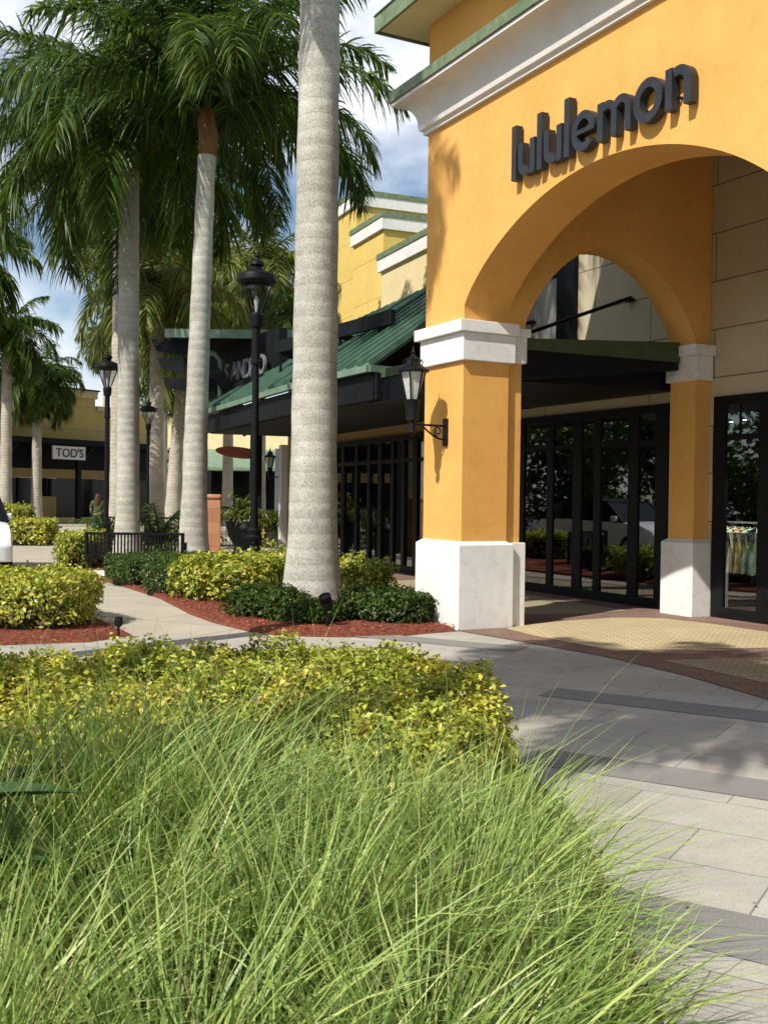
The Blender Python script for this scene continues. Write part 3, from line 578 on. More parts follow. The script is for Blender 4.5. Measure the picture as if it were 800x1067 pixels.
def pier(u0, u1, s0, s1, resp):
    p = empty('pier', (0, 0, 0)); p.parent = shop
    b = MB().box(u0 + .07, u1 - .07, s0 + .07, s1 - .07 if s1 < 4 else s1, 1.0, 3.62)
    b.build('shaft', M['orange'], p)
    m = MB(); z1 = 1.07; e = s1 if s1 < 4 else s1 + .07
    m.prism([(u0, s0, 0), (u1, s0, 0), (u1, s1, 0), (u0, s1, 0)], (0, 0, z1 - .035))
    a = [(u0, s0), (u1, s0), (u1, s1), (u0, s1)]; q = [(u0 + .068, s0 + .068), (u1 - .068, s0 + .068), (u1 - .068, e - .068), (u0 + .068, e - .068)]
    m.add([(x, y, z1 - .035) for x, y in a] + [(x, y, z1 + .012) for x, y in q], [(i, (i + 1) % 4, 4 + (i + 1) % 4, 4 + i) for i in range(4)] + [(4, 5, 6, 7)])
    m.build('base', M['white'], p, bevel=.008)
    m = MB(); m.box(u0 + .02, u1 - .005, s0 + .02, s1 - .01, 3.29, 3.63); m.box(u0 - .045, u1 + .035, s0 - .04, s1 + .02 if s1 < 4 else s1, 3.63, 3.775)
    m.build('capital', M['white'], p, bevel=.008)
    return p
pier(-1.07, 0, 0, .80, True)
pier(4.9, 6.05, 0, .80, True)
for (a, b_) in ((-.62, -.13), (5.03, 5.52)):
    m = empty('respond', (0, 0, 0)); m.parent = shop
    MB().box(a, b_, .74, .965, 1.0, 3.62).build('shaft', M['orange'], m)
    MB().box(a - .05, b_ + .07, .81, 1.02, 0, 1.06).build('base', M['white'], m, bevel=.008)
    q = MB(); q.box(a - .05, b_ + .07, .80, 1.0, 3.31, 3.64); q.box(a - .07, b_ + .1, .83, 1.04, 3.64, 3.74); q.build('capital', M['white'], m, bevel=.008)
pier(-.63, 0, 3.774, 4.115, False)
pier(4.9, 5.53, 3.774, 4.115, False)
# cornice: cove profile swept round the wall top
def sweep(prof, path, name, mat, parent):
    """prof: list (out, z); path: closed-open polyline of wall corners with outward mitre dirs"""
    m = MB(); k = len(prof); V = []
    for (x, y, ox, oy) in path:
        for (o, z) in prof: V.append((x + ox * o, y + oy * o, z))
    F = [(i * k + j, i * k + (j + 1) % k, (i + 1) * k + (j + 1) % k, (i + 1) * k + j) for i in range(len(path) - 1) for j in range(k)]
    F += [tuple(range(k)), tuple(range((len(path) - 1) * k, len(path) * k))]
    m.add(V, F); return m.build(name, mat, parent)
CP = [(-1.0, 7.2, -1, 0), (-1.0, .07, -1, -1), (5.98, .07, 1, -1), (5.98, 7.2, 1, 0)]
cv = [(-.01, 6.29), (.05, 6.29), (.05, 6.33), (.09, 6.35), (.10, 6.41)] + [(.10 + .21 * (1 - math.cos(R(a))), 6.41 + .27 * math.sin(R(a))) for a in (15, 30, 45, 60, 75, 90)] + [(.34, 6.69), (.36, 6.70), (.36, 6.74), (-.01, 6.74)]
cor = sweep(cv, CP, 'cornice', M['trim'], shop)
sweep([(-.01, 6.745), (.375, 6.745), (.385, 6.75), (.385, 6.88), (.36, 6.885), (-.01, 6.93)], CP, 'metal_cap', M['greencap'], cor)
# upper block sides, portico ceiling, eaves and hipped roof
m = MB(); m.box(-.99, -.6, .74, 7.1, 6.2, ZT); m.box(5.6, 5.97, .74, 7.1, 6.2, ZT); m.build('upper_wall', M['orange'], shop)
MB().box(-.56, 5.5, .74, 4.1, 6.6, 6.75).build('portico_ceiling', M['creamwall'], shop)
m = MB(); e = .47
m.box(-1.0 - e, 5.98 + e, .07 - e, 7.6, 7.70, 7.76); m.build('eave_soffit', M['creamwall'], shop)
m = MB(); e = .5; m.box(-1 - e, 5.98 + e, .07 - e - .03, .07 - e, 7.68, 7.93); m.box(-1 - e - .03, -1 - e, .07 - e - .03, 7.6, 7.68, 7.93); m.box(5.98 + e, 5.98 + e + .03, .07 - e, 7.6, 7.68, 7.93)
m.build('eave_fascia', M['greencap'], shop)
m = MB(); a = [(-1.55, -.48, 7.9), (6.53, -.48, 7.9), (6.53, 7.6, 7.9), (-1.55, 7.6, 7.9)]; q = [(1.8, 3.3, 9.6), (3.2, 3.3, 9.6), (3.2, 3.9, 9.6), (1.8, 3.9, 9.6)]
m.add(a + q, [(i, (i + 1) % 4, 4 + (i + 1) % 4, 4 + i) for i in range(4)] + [(4, 5, 6, 7), (3, 2, 1, 0)]); m.build('roof', M['metalroof'], shop)
# shop wall with window openings
SW = 4.12
m = MB(); T = .25
def wb(u0, u1, z0, z1): m.box(u0, u1, SW, SW + T, z0, z1)
wb(-7.6, -4.62, 0, 6.9); wb(-4.62, -.86, 3.04, 6.9); wb(-.86, .03, 0, 6.9); wb(.03, 3.9, 3.06, 6.9); wb(3.9, 12, 0, 6.9)
m.build('shop_wall', M['cream'], shop)
def shopfront(u0, u1, zt, mull, bar=2.48, nm='shopfront_window', par=None, thin=()):
    f = MB(); y0 = SW - .03; y1 = SW + .03
    f.box(u0, u1, y0, y1, zt - .12, zt); f.box(u0, u1, y0, y1, 0.0, .16)
    for (a, b_) in mull: f.box(a, b_, y0, y1, .16, zt - .12)
    for t_ in thin: f.box(t_ - .02, t_ + .02, y0 + .02, y1 - .02, bar, zt - .12)
    es = sorted(mull)
    for i in range(len(es) - 1): f.box(es[i][1], es[i + 1][0], y0 + .01, y1 - .01, bar - .03, bar + .05)
    wroot = f.build(nm, M['black'], par)
    for i in range(len(es) - 1):
        g = MB().box(es[i][1], es[i + 1][0], SW - .005, SW + .005, .16, zt - .12).build('pane', M['glass'], wroot)
    return wroot
shopfront(-4.62, -.86, 3.04, [(-4.62, -4.45), (-3.78, -3.62), (-3.08, -2.86), (-2.54, -2.38), (-1.72, -1.5), (-1.12, -.86)], par=shop, thin=(-2.0,))
shopfront(.03, 3.9, 3.06, [(.03, .25), (.84, 1.05), (1.7, 1.9), (2.6, 2.8), (3.7, 3.9)], par=shop, thin=(.5,))
m = MB(); m.box(-7.5, 8, SW + 4.6, SW + 4.7, 0, 3.6); m.box(-7.5, 8, SW + T, SW + 4.6, 3.5, 3.6); m.box(-7.5, -7.4, SW + T, SW + 4.6, 0, 3.5); m.box(8, 8.1, SW + T, SW + 4.6, 0, 3.5); m.box(-7.4, 8, SW + T, SW + 4.6, .02, .04)
m.build('shop_interior', M['interior'], shop)
# clerestory with pale blind in a heavy black frame
cw = MB(); cw.box(-5.3, -4.75, SW - .10, SW - .01, 4.2, 5.75); cw.box(-3.5, -3.04, SW - .10, SW - .01, 4.0, 5.72); cw.box(-4.75, -3.5, SW - .10, SW - .01, 5.35, 5.72)
cwo = cw.build('upper_window', M['black'], shop); MB().box(-4.75, -3.5, SW - .06, SW - .02, 4.0, 5.35).build('blind', M['blind'], cwo)
# flat steel awning hung from rods
aw = MB()
aw.prism([(-4.6, 1.12, 3.16), (-4.6, 4.1, 3.2), (-4.6, 4.1, 3.55), (-4.6, 1.12, 3.53)], (3.93, 0, 0)); aw.prism([(-.67, 1.12, 3.16), (-.67, 3.75, 3.44), (-.67, 3.75, 3.55), (-.67, 1.12, 3.53)], (.36, 0, 0))
awo = aw.build('awning', M['black'], shop)
m = MB(); m.prism([(-4.62, 1.09, 3.53), (-4.62, 4.1, 3.55), (-4.62, 4.1, 3.85), (-4.62, 1.09, 3.67)], (3.95, 0, 0)); m.prism([(-.67, 1.09, 3.53), (-.67, 3.76, 3.55), (-.67, 3.76, 3.83), (-.67, 1.09, 3.67)], (.38, 0, 0)); m.build('awning_edge', M['awngreen'], awo)
m = MB()
for uu in (-1.73, -4.2): m.tube([(uu, SW - .02, 4.72), (uu, 1.5, 3.76)], .028, 8); m.lathe([(.09, 0), (.09, .03)], (uu, SW - .05, 4.66), 10)
m.build('tie_rod', M['black'], awo, True)

# lululemon letters -----------------------------------------------------------
sign = empty('shop_sign', L2W(1.05, .07, 5.15), SR, 'charcoal raised letters reading lululemon above the wide arch', 'sign')
XH = .375; TH = .088; LH = .6
def stroke(m, pts, w_, d0, d1):
    n = len(pts); L = []; Rr = []
    for i in range(n):
        a = pts[max(0, i - 1)]; b_ = pts[min(n - 1, i + 1)]; dx, dz = b_[0] - a[0], b_[1] - a[1]; l = math.hypot(dx, dz); nx, nz_ = -dz / l * w_ / 2, dx / l * w_ / 2
        L.append((pts[i][0] + nx, pts[i][1] + nz_)); Rr.append((pts[i][0] - nx, pts[i][1] - nz_))
    V = [(x, -y, z) for (x, z), (x2, z2) in zip(L, Rr) for y, x, z in ((d0, x, z), (d1, x, z), (d1, x2, z2), (d0, x2, z2))]
    F = [(i * 4 + k, i * 4 + (k + 1) % 4, (i + 1) * 4 + (k + 1) % 4, (i + 1) * 4 + k) for i in range(n - 1) for k in range(4)] + [(0, 1, 2, 3), (n * 4 - 4, n * 4 - 3, n * 4 - 2, n * 4 - 1)]
    m.add(V, F)
def arcp(cx, cz, rx, rz, a0, a1, n=20): return [(cx + rx * math.cos(R(a0 + (a1 - a0) * i / n)), cz + rz * math.sin(R(a0 + (a1 - a0) * i / n))) for i in range(n + 1)]
def letter(ch, x):
    m = MB(); D0, D1 = .02, .11; h = TH / 2
    if ch == 'l': stroke(m, [(h, 0), (h, LH)], TH, D0, D1); w_ = TH
    elif ch == 'u':
        w_ = .315; stroke(m, [(h, XH)] + [(h, XH * .5)] + arcp(w_ / 2 - .01, .15, w_ / 2 - h - .01, .10, 180, 300, 14), TH, D0, D1); stroke(m, [(w_ - h, 0), (w_ - h, XH)], TH, D0, D1 + .002)
    elif ch in 'nm':
        w_ = .325 if ch == 'n' else .50; stroke(m, [(h, 0), (h, XH)], TH, D0, D1 + .002)
        if ch == 'n': stroke(m, arcp(w_ / 2 + .005, XH - .155, w_ / 2 - h - .005, .105, 120, 0, 14) + [(w_ - h, 0)], TH, D0, D1)
        else:
            c1 = h + (w_ / 2 - h) / 2; rr = (w_ / 2 - h) / 2
            stroke(m, arcp(c1, XH - .14, rr, .095, 130, 0, 14) + [(w_ / 2, 0)], TH * .93, D0, D1); stroke(m, arcp(w_ / 2 + rr, XH - .142, rr, .095, 150, 0, 14) + [(w_ - h, 0)], TH * .93, D0, D1 - .002)
    elif ch == 'o': w_ = .40; stroke(m, arcp(w_ / 2, XH / 2, w_ / 2 - h, XH / 2 - h + .018, 0, 360, 36), TH, D0, D1)
    elif ch == 'e':
        w_ = .38; stroke(m, arcp(w_ / 2, XH / 2, w_ / 2 - h, XH / 2 - h + .018, 0, 318, 34), TH * .95, D0, D1); stroke(m, [(h, XH / 2), (w_ - .012, XH / 2)], TH * .55, D0, D1 + .002)
    st = MB(); st.box(x + w_ * .3, x + w_ * .3 + .02, -.052, .0, .1, .12); o = m.build('letter', M['letter'], sign); o.location = (x, 0, 0)
    st.build('standoff', M['black'], sign)
    return x + w_
xx = 0
for i, ch in enumerate('lululemon'):
    xx = letter(ch, xx) + .040
SC_S = 2.76 / (xx - .040); sign.scale = (SC_S, 1, 1)

# wall lantern ---------------------------------------------------------------
wl = empty('wall_lantern', L2W(-.45, .07, 2.46), SR, 'black six sided lantern on a scrolled bracket fixed to the yellow pier', 'lantern')
def lantern_head(m_frame, m_glass, c, s=1.0):
    x, y, z = c
    m_frame.lathe([(.035 * s, -.42 * s), (.05 * s, -.40 * s), (.04 * s, -.34 * s), (.045 * s, -.26 * s), (.078 * s, -.25 * s), (.08 * s, -.14 * s), (.09 * s, -.02 * s), (.10 * s, 0)], c, 12)
    n = 6
    for k in range(n):
        a = 2 * PI * k / n + .3; m_frame.obox((x + .085 * s * math.cos(a), y + .085 * s * math.sin(a), z), (x + .16 * s * math.cos(a), y + .16 * s * math.sin(a), z + .34 * s), .016 * s, .016 * s)
    m_frame.lathe([(.17 * s, .335 * s), (.205 * s, .345 * s), (.205 * s, .365 * s), (.15 * s, .40 * s), (.10 * s, .43 * s), (.08 * s, .47 * s), (.085 * s, .50 * s), (.04 * s, .53 * s), (.02 * s, .56 * s), (.03 * s, .58 * s), (.012 * s, .61 * s), (.004 * s, .67 * s)], c, 12, .3)
    for k in range(6):
        a = 2 * PI * k / 6 + .3; m_frame.tube([(x + r_ * s * math.cos(a), y + r_ * s * math.sin(a), z + h_ * s) for r_, h_ in ((.11, .42), (.125, .47), (.095, .5), (.07, .5))], .008 * s, 5)
    m_glass.lathe([(.075 * s, .005 * s), (.15 * s, .335 * s)], c, 6, .3)
fm = MB(); gm = MB(); LE = .49
lantern_head(fm, gm, (0, -LE, .35)); lf = fm.build('lantern_head', M['black'], wl); gm.build('lantern_glass', M['frosted'], lf)
m = MB(); m.box(-.045, .045, -.03, 0, -.2, .14); m.tube([(0, -.03, .05), (0, -LE, .05)], .014, 8)
m.tube([(0, -.03, -.12)] + [(0, -.06 - .3 * i / 8, -.12 + .17 * (i / 8) ** 1.6) for i in range(1, 9)], .012, 8)
m.tube([(0, -.13 - .055 * math.cos(R(a)) * (1 - a / 700), -.02 + .055 * math.sin(R(a)) * (1 - a / 700)) for a in range(-90, 450, 30)], .009, 6)
m.lathe([(.02, -.1), (.04, -.05), (.03, .0), (.045, .04), (.03, .07)], (0, -LE, 0), 10); m.build('bracket', M['black'], wl)

# clothes on a rack in the right window
rack = empty('clothes_rack', L2W(.05, 4.7, 0), SR, 'low clothes rail behind the right hand shop window', 'clothes rack')
m = MB()
for uu in (-.6, .6): m.tube([(uu, 0, .05), (uu, 0, 1.32)], .014, 8); m.obox((uu, -.25, .03), (uu, .25, .03), .03, .03)
m.tube([(-.6, 0, 1.32), (.6, 0, 1.32)], .014, 8); m.build('rail_frame', M['chrome'], rack)
gl = ['coral printed blouse hanging leftmost in the window', 'pale green shirt hanging second on the rail', 'cream top hanging in the middle of the rail', 'mustard printed shirt right of the cream top', 'mint top hanging rightmost on the rail']
for i in range(5):
    g = MB(); cx = 0; wv = []; V = []
    for j, (zz, ww) in enumerate(((0, .03), (-.04, .17), (-.08, .21), (-.3, .17), (-.66, .2))):
        for k in range(9): a = k / 8 * 2 - 1; V.append((a * ww, .03 * math.sin(k * 2.1 + j) + (.02 if zz < -.1 else 0), zz + .02 * math.sin(k * 1.7) * (zz < -.6)))
    V2_ = [(x, y + .045, z) for x, y, z in V]; nn = len(V); F = [(j * 9 + k, j * 9 + k + 1, (j + 1) * 9 + k + 1, (j + 1) * 9 + k) for j in range(4) for k in range(8)]
    g.add(V, F); g.add(V2_, F)
    o = g.build('hanging_garment', CL[i]); o.location = L2W(-.22 + i * .14, 4.62, 1.26); o.rotation_euler = (0, 0, SR + .7); tag(o, gl[i], 'clothing', 'clothes on the rail in the right window')
for uu, ss, lab in ((-.22, 4.95, 'small ceiling spotlight glowing in the right shop window'), (-.62, 5.1, 'dim ceiling spotlight behind the frame of the right shop window')):
    r_ = empty('ceiling_spotlight', L2W(uu, ss, 2.8), SR, lab, 'spotlight', 'shop ceiling spotlights')
    MB().lathe([(.03, .0), (.045, .02), (.045, .14), (.01, .16), (.01, .7)], n=10).build('housing', M['black'], r_); MB().lathe([(.026, -.006), (.026, -.002)], n=10).build('bulb', M['bulb'], r_)

sl = bpy.data.objects.new('shop_spot_light', bpy.data.lights.new('shop_spot_light', 'SPOT')); COL.objects.link(sl); sl.location = L2W(.35, 4.33, 2.5)  # added spot inside the pane to brighten the clothes, apart from the ceiling spotlights
sl.data.energy = 420; sl.data.spot_size = R(60); sl.data.color = (1, .93, .82); sl.data.shadow_soft_size = .05; sl.rotation_euler = (Vector(L2W(.05, 4.66, .9)) - Vector(L2W(.35, 4.33, 2.5))).to_track_quat('-Z', 'Y').to_euler()
# ------------------------------------------------------------------ green roofed shop further along
dW = Vector((-.386, .922, 0)); nW = Vector((.922, .386, 0)); W0 = Vector((1.06, 21.3, 0)); WA = math.atan2(-dW.y, -dW.x)
gs = empty('canopied_shop_building', W0, WA, 'row of dark shopfronts under a green standing seam metal canopy', 'building')
# local: x along -dW (towards camera), y = into building
def G2W(l, s, z=0): return W0 + dW * l + nW * s + Vector((0, 0, z))     # l metres away along wall
m = MB(); m.box(-10.0, 1.5, 0, .25, 2.98, 5.75); m.box(-10.0, -9.3, 0, .25, 0, 2.98); m.build('shop_wall', M['tan'], gs)
f = MB(); f.box(-9.3, 1.4, -.05, .03, 2.86, 2.98); f.box(-9.3, 1.4, -.05, .03, 0, .15); f.box(-9.3, 1.4, -.04, .025, 2.38, 2.46)
xs = [1.4, .8, .25, -.35, -.95, -1.6, -2.2, -2.9, -3.6, -4.4, -5.3, -6.2, -7.2, -8.2, -9.15]
for x in xs: f.box(x - .075 - (.05 if int(x * 10) % 2 else 0), x + .075, -.05, .03, .15, 2.86)
fo = f.build('shopfront_window', M['black'], gs)
for i in range(len(xs) - 1): MB().box(xs[i + 1] + .075, xs[i] - .125, -.005, .005, .15, 2.86).build('pane', M['glass'], fo)
m = MB(); m.box(-9.8, 2, 3.5, 3.6, 0, 3.4); m.box(-9.8, 2, .25, 3.5, 3.3, 3.4); m.box(-9.9, -9.8, .25, 3.5, 0, 3.3); m.build('shop_interior', M['interior'], gs)
MB().box(-10.25, -10.0, -.18, .25, 0, 3.1).build('end_pier', M['white'], gs)
# curved metal roof; world coordinates brought into the local frame
inv = Matrix.Translation(W0) @ Matrix.Rotation(WA, 4, 'Z'); inv = inv.inverted()
def loc(p): return inv @ Vector(p)
E_ = [Vector((-.27, 17.0, 3.72)), Vector((-1.62, 19.6, 3.72)), Vector((-2.35, 21.3, 3.72)), Vector((-4.8, 27.15, 3.72))]
T_ = [Vector((2.55, 18.6, 5.98)), Vector((1.25, 21.2, 5.98)), Vector((.85, 22.3, 5.98)), Vector((-1.75, 28.4, 5.85))]
m = MB(); V = [loc(p) for p in E_ + T_] + [loc(p - Vector((0, 0, .07))) for p in E_ + T_]; F = []
for i in range(3): F += [(i, i + 1, 4 + i + 1, 4 + i), (8 + i, 8 + 4 + i, 8 + 4 + i + 1, 8 + i + 1)]
F += [(0, 4, 12, 8), (3, 11, 15, 7), (0, 8, 9, 1), (1, 9, 10, 2), (2, 10, 11, 3)]
m.add(V, F)
for i in range(3):
    n_ = int((E_[i + 1] - E_[i]).length / .38)
    for k in range(n_ + 1):
        t_ = k / n_; a = E_[i].lerp(E_[i + 1], t_); c = T_[i].lerp(T_[i + 1], t_); m.obox(loc(a + Vector((0, 0, .05))), loc(c + Vector((0, 0, .05))), .05, .10)
ro = m.build('canopy_roof', M['metalroof'], gs)
m = MB()
for i in range(3):
    m.obox(loc(E_[i] - Vector((0, 0, .04))), loc(E_[i + 1] - Vector((0, 0, .04))), .1, .11)
m.obox(loc(E_[0] - Vector((0, 0, .04))), loc(E_[0] + Vector((1.6, .95, -.04))), .1, .11); m.build('gutter', M['palegreen'], ro)
m = MB()
for i in range(3):
    m.obox(loc(E_[i] - Vector((-.12, -.05, .32))), loc(E_[i + 1] - Vector((-.12, -.05, .32))), .12, .42)
    n_ = max(2, int((E_[i + 1] - E_[i]).length / 1.1))
    for k in range(n_ + 1):
        t_ = k / n_; a = E_[i].lerp(E_[i + 1], t_); c = T_[i].lerp(T_[i + 1], t_); m.obox(loc(a - Vector((-.15, -.05, .38))), loc(Vector((c.x, c.y, 3.36))), .1, .22)
m.obox(loc(E_[0] - Vector((-.1, 0, .32))), loc(Vector((2.5, 18.5, 3.4))), .12, .42)
m.build('canopy_beam', M['blackwood'], gs)
m = MB(); q = [loc(Vector((p.x, p.y, 3.2))) for p in [E_[0] + Vector((.3, .1, 0)), E_[1] + Vector((.3, .1, 0)), E_[3] + Vector((.3, .1, 0)), T_[3], T_[0]]]
m.prism([tuple(p) for p in q], (0, 0, .04)); m.build('canopy_ceiling', M['blackwood'], gs)
m = MB(); m.obox(loc((.12, 19.0, 4.86)), loc((-2.45, 23.6, 4.92)), .09, .26)
for t_ in (.1, .4, .7, .95):
    p = Vector((.12, 19, 4.8)).lerp(Vector((-2.45, 23.6, 4.8)), t_); m.obox(loc(p), loc(p + Vector((.35, .18, -.1))), .05, .14); m.obox(loc(p), loc(p + Vector((0, 0, -.55))), .05, .05)
m.build('ridge_beam', M['blackwood'], gs)
m = MB(); m.obox(loc((-5.25, 30, 4.35)), loc((-2.95, 25.3, 4.4)), .1, .26); m.obox(loc((-2.95, 25.3, 4.4)), loc((-2.95, 25.3, 3.7)), .08, .08); m.build('sign_beam', M['blackwood'], gs)
MB().add([loc(p) for p in ((-5.2, 30.2, 4.2), (-2.6, 25.6, 4.2), (-2.6, 25.6, 5.7), (-5.2, 30.2, 5.7), (-5.1, 30.4, 4.2), (-2.4, 25.7, 4.2), (-2.4, 25.7, 5.7), (-5.1, 30.4, 5.7))], [(0, 1, 2, 3), (4, 5, 6, 7), (0, 1, 5, 4), (1, 2, 6, 5), (2, 3, 7, 6), (3, 0, 4, 7)]).build('sign_wall', M['blackwood'], gs)
# flat entrance roof with green fascia and three fins
m = MB(); m.box(-5.5, -1.6, 27, 31.5, 5.62, 5.74)
fl = MB(); fl.add([loc(v) for v in m.v], m.f); m = MB(); m.box(-5.55, -1.6, 26.92, 27, 5.62, 5.84); m.box(-5.63, -5.55, 26.92, 31.5, 5.62, 5.84)
fl.build('entrance_roof', M['blackwood'], gs); g = MB(); g.add([loc(v) for v in m.v], m.f); g.build('roof_fascia', M['palegreen'], gs)
m = MB()
for yy, dx, zt in ((27.2, .0, 5.6), (28.2, -.05, 5.25), (29.2, -.1, 4.85)): m.add([loc(p) for p in ((-6.05 + dx, yy, zt), (-5.0, yy, zt), (-3.6, yy, zt - 1.4), (-3.9, yy, zt - 1.6), (-4.9, yy, zt - .5), (-5.9 + dx, yy, zt - .28), (-6.05 + dx, yy + .12, zt), (-5.0, yy + .12, zt), (-3.6, yy + .12, zt - 1.4), (-3.9, yy + .12, zt - 1.6), (-4.9, yy + .12, zt - .5), (-5.9 + dx, yy + .12, zt - .28))], [(0, 1, 2, 3, 4, 5), (11, 10, 9, 8, 7, 6)] + [(i, (i + 1) % 6, 6 + (i + 1) % 6, 6 + i) for i in range(6)])
m.box(0, .01, 0, .01, 0, .01) if False else None
m.build('roof_fin', M['blackwood'], gs)
m = MB(); m.tube([loc(p) for p in ((-5.5, 27.6, 5.5), (-4.9, 27.5, 5.35), (-4.45, 27.5, 5.3), (-4.3, 27.5, 5.1), (-4.28, 27.5, 3.5))], .07, 10); m.build('downpipe', M['palegreen'], gs, True)
# support posts of the canopy
m = MB()
for l_, s_ in ((8.8, -2.9), (10.5, -.8)):
    p = loc(G2W(l_, s_)); m.box(p.x - .14, p.x + .14, p.y - .14, p.y + .14, 0, 3.4)
m.build('canopy_post', M['blackwood'], gs)
# SANDRO letters
ss_ = empty('shop_sign', (-4.2, 28.15, 4.62), math.atan2(-4.6, 2.6), 'grey raised letters reading SANDRO on the dark canopy band', 'sign')
xq = 0
for ch in 'SANDRO':
    o = text_mesh(ch, .68, .03, 'letter', M['greyletter'], ss_, (xq, -.06, 0), (PI / 2, 0, 0), .008)
    xq += .43

# yellow stepped tower behind ---------------------------------------------------
def tower(l0, l1, s0, s1, zt, name, label, mats, group='stepped yellow parapet blocks'):
    r_ = empty(name, G2W(0, 0), WA, label, 'building', group)
    MB().box(-l1, -l0, s0, s1, 0, zt - .58).build('wall', mats, r_)
    MB().box(-l1 - .1, -l0 + .1, s0 - .1, s1 + .1, zt - .58, zt - .18).build('parapet_band', M['white'], r_)
    MB().box(-l1 - .13, -l0 + .13, s0 - .13, s1 + .13, zt - .18, zt).build('metal_cap', M['greencap'], r_)
tower(5, 12.8, 4.0, 7, 9.56, 'cream_parapet_block', 'lowest cream block with white band nearest the yellow pier', M['creamwall'])
tower(13.6, 16.4, 4.4, 9, 11.2, 'yellow_parapet_block', 'middle yellow block with white band and green cap', M['yellow'])
tower(17.4, 22, 4.9, 13, 13.0, 'yellow_parapet_block', 'highest yellow block with white band behind the thick palm', M['yellow'])

# ------------------------------------------------------------------ olive shopfront on the far left and far shops
dT = Vector((.588, .809, 0)); T0 = Vector((-30, 41.5, 0)); TA = math.atan2(.809, .588)
ts = empty('olive_shop_building', T0, TA, 'olive stucco shop building with dark canopy and white hanging sign', 'building')
m = MB(); m.box(0, 23.0, 0, 10, 4.55, 7.35); m.box(23.0, 27, 0, 10, 4.55, 6.6); m.box(0, 23, 0, .3, 0, .3); m.build('wall', M['olive'], ts)
m = MB(); m.box(-.1, 23.1, -.1, .6, 7.0, 7.3); m.box(-.1, 23.12, -.12, 10, 7.3, 7.42); m.box(23.1, 27, -.1, .6, 6.35, 6.62); m.build('parapet_band', M['creamwall'], ts)
MB().box(-.2, 23.2, -.2, 10.1, 7.42, 7.5).build('metal_cap', M['blackwood'], ts)
m = MB(); m.box(0, 27, -1.6, 0, 4.25, 4.55); m.box(0, 27, -.1, 0.6, 2.95, 4.25)
for x in (4, 10, 16, 20.8, 26.8): m.box(x - .12, x + .12, -1.5, -1.26, 0, 4.25); m.obox((x, -1.4, 3.2), (x + 1.0, -1.4, 4.2), .1, .14)
m.build('canopy_frame', M['blackwood'], ts)
m = MB(); m.box(0, 26, -.2, -.1, 2.45, 2.95); m.build('tan_band', M['tan'], ts)
m = MB(); m.box(0, 27, .1, .3, 0, 2.45); fo = m.build('shopfront_window', M['farglass'], ts)
for x in range(0, 27, 2): MB().box(x, x + .12, 0, .1, 0, 2.45).build('mullion', M['black'], fo)
for x in (14.0, 19.2): MB().box(x, x + 1, -.3, -.2, 0, 1.45).build('panel', M['tan'], ts)
tsn = empty('hanging_sign', T0 + dT * 18.9, TA, "white rectangular sign reading TOD'S hanging under the dark canopy", 'sign')
MB().box(0, 2.1, -1.72, -1.62, 3.45, 4.15).build('board', M['signwhite'], tsn); text_mesh("TOD'S", .64, .01, 'lettering', M['letter'], tsn, (.18, -1.735, 3.58), (PI / 2, 0, 0), .004)
# roof antenna mast
m = MB(); m.tube([(0, 0, 0), (0, 0, .75)], .05, 6); m.tube([(-.9, 0, 0.05), (.9, 0, .1)], .05, 6); m.tube([(0, 0, .72), (-.4, 0, .8)], .03, 6)
o = m.build('roof_antenna', M['black']); o.location = (-14.4, 60.5, 6.6); tag(o, 'thin black antenna on the step of the olive roof', 'antenna')
fs_ = empty('far_shop_building', (-24, 78, 0), -.08, 'distant yellow shop building with pale green canopy beyond the palms', 'building')
m = MB(); m.box(0, 30, 0, 8, 3.4, 7.4); m.build('wall', M['creamwall'], fs_)
MB().box(-.1, 30.1, -.1, 8.1, 7.4, 7.6).build('metal_cap', M['blackwood'], fs_)
m = MB(); m.prism([(0, -3, 3.6), (0, 0, 5.0), (0, 0, 4.8), (0, -3, 3.4)], (30, 0, 0)); m.build('canopy_roof', M['palegreen'], fs_)
m = MB(); m.box(0, 30, -.1, .1, 0, 3.4); fo = m.build('shopfront_window', M['farglass'], fs_)
m = MB()
for x in range(0, 31, 3): MB().box(x - .15, x + .15, -3, -2.7, 0, 3.4).build('column', M['blackwood'], fs_)
# hanging rust sign
o = MB(); o.box(-.75, .75, -.04, .04, -.2, .2); o.lathe([(.28, -.05), (.28, .05)], (0, 0, 0), 16)
o = MB().prism([(.7 * math.cos(2 * PI * k / 24), 0, .17 * math.sin(2 * PI * k / 24)) for k in range(24)], (0, .08, 0)).build('hanging_sign', M['orangesign']); o.location = (-4.35, 31.5, 2.9); o.rotation_euler = (0, .1, 0)
tag(o, 'rust orange oval sign hanging under the dark canopy', 'sign')
# column with lantern beyond the canopy
fc = empty('stone_column', (-3.35, 35.5, 0), 0, 'pale square column with small lantern beyond the canopy', 'column')
m = MB(); m.box(-.3, .3, -.3, .3, 0, 3.2); m.box(-.36, .36, -.36, .36, 0, .5); m.build('shaft', M['white'], fc)
fm = MB(); gm = MB(); lantern_head(fm, gm, (0, 0, 0)); w2 = empty('wall_lantern', (-3.75, 34.6, 2.55), 0, 'small far lantern beside the pale column under the canopy', 'lantern')
q = fm.build('lantern_head', M['black'], w2); gm.build('lantern_glass', M['frosted'], q); MB().tube([(0, 0, -.3), (.3, .7, -.3)], .02, 6).build('bracket', M['black'], w2)

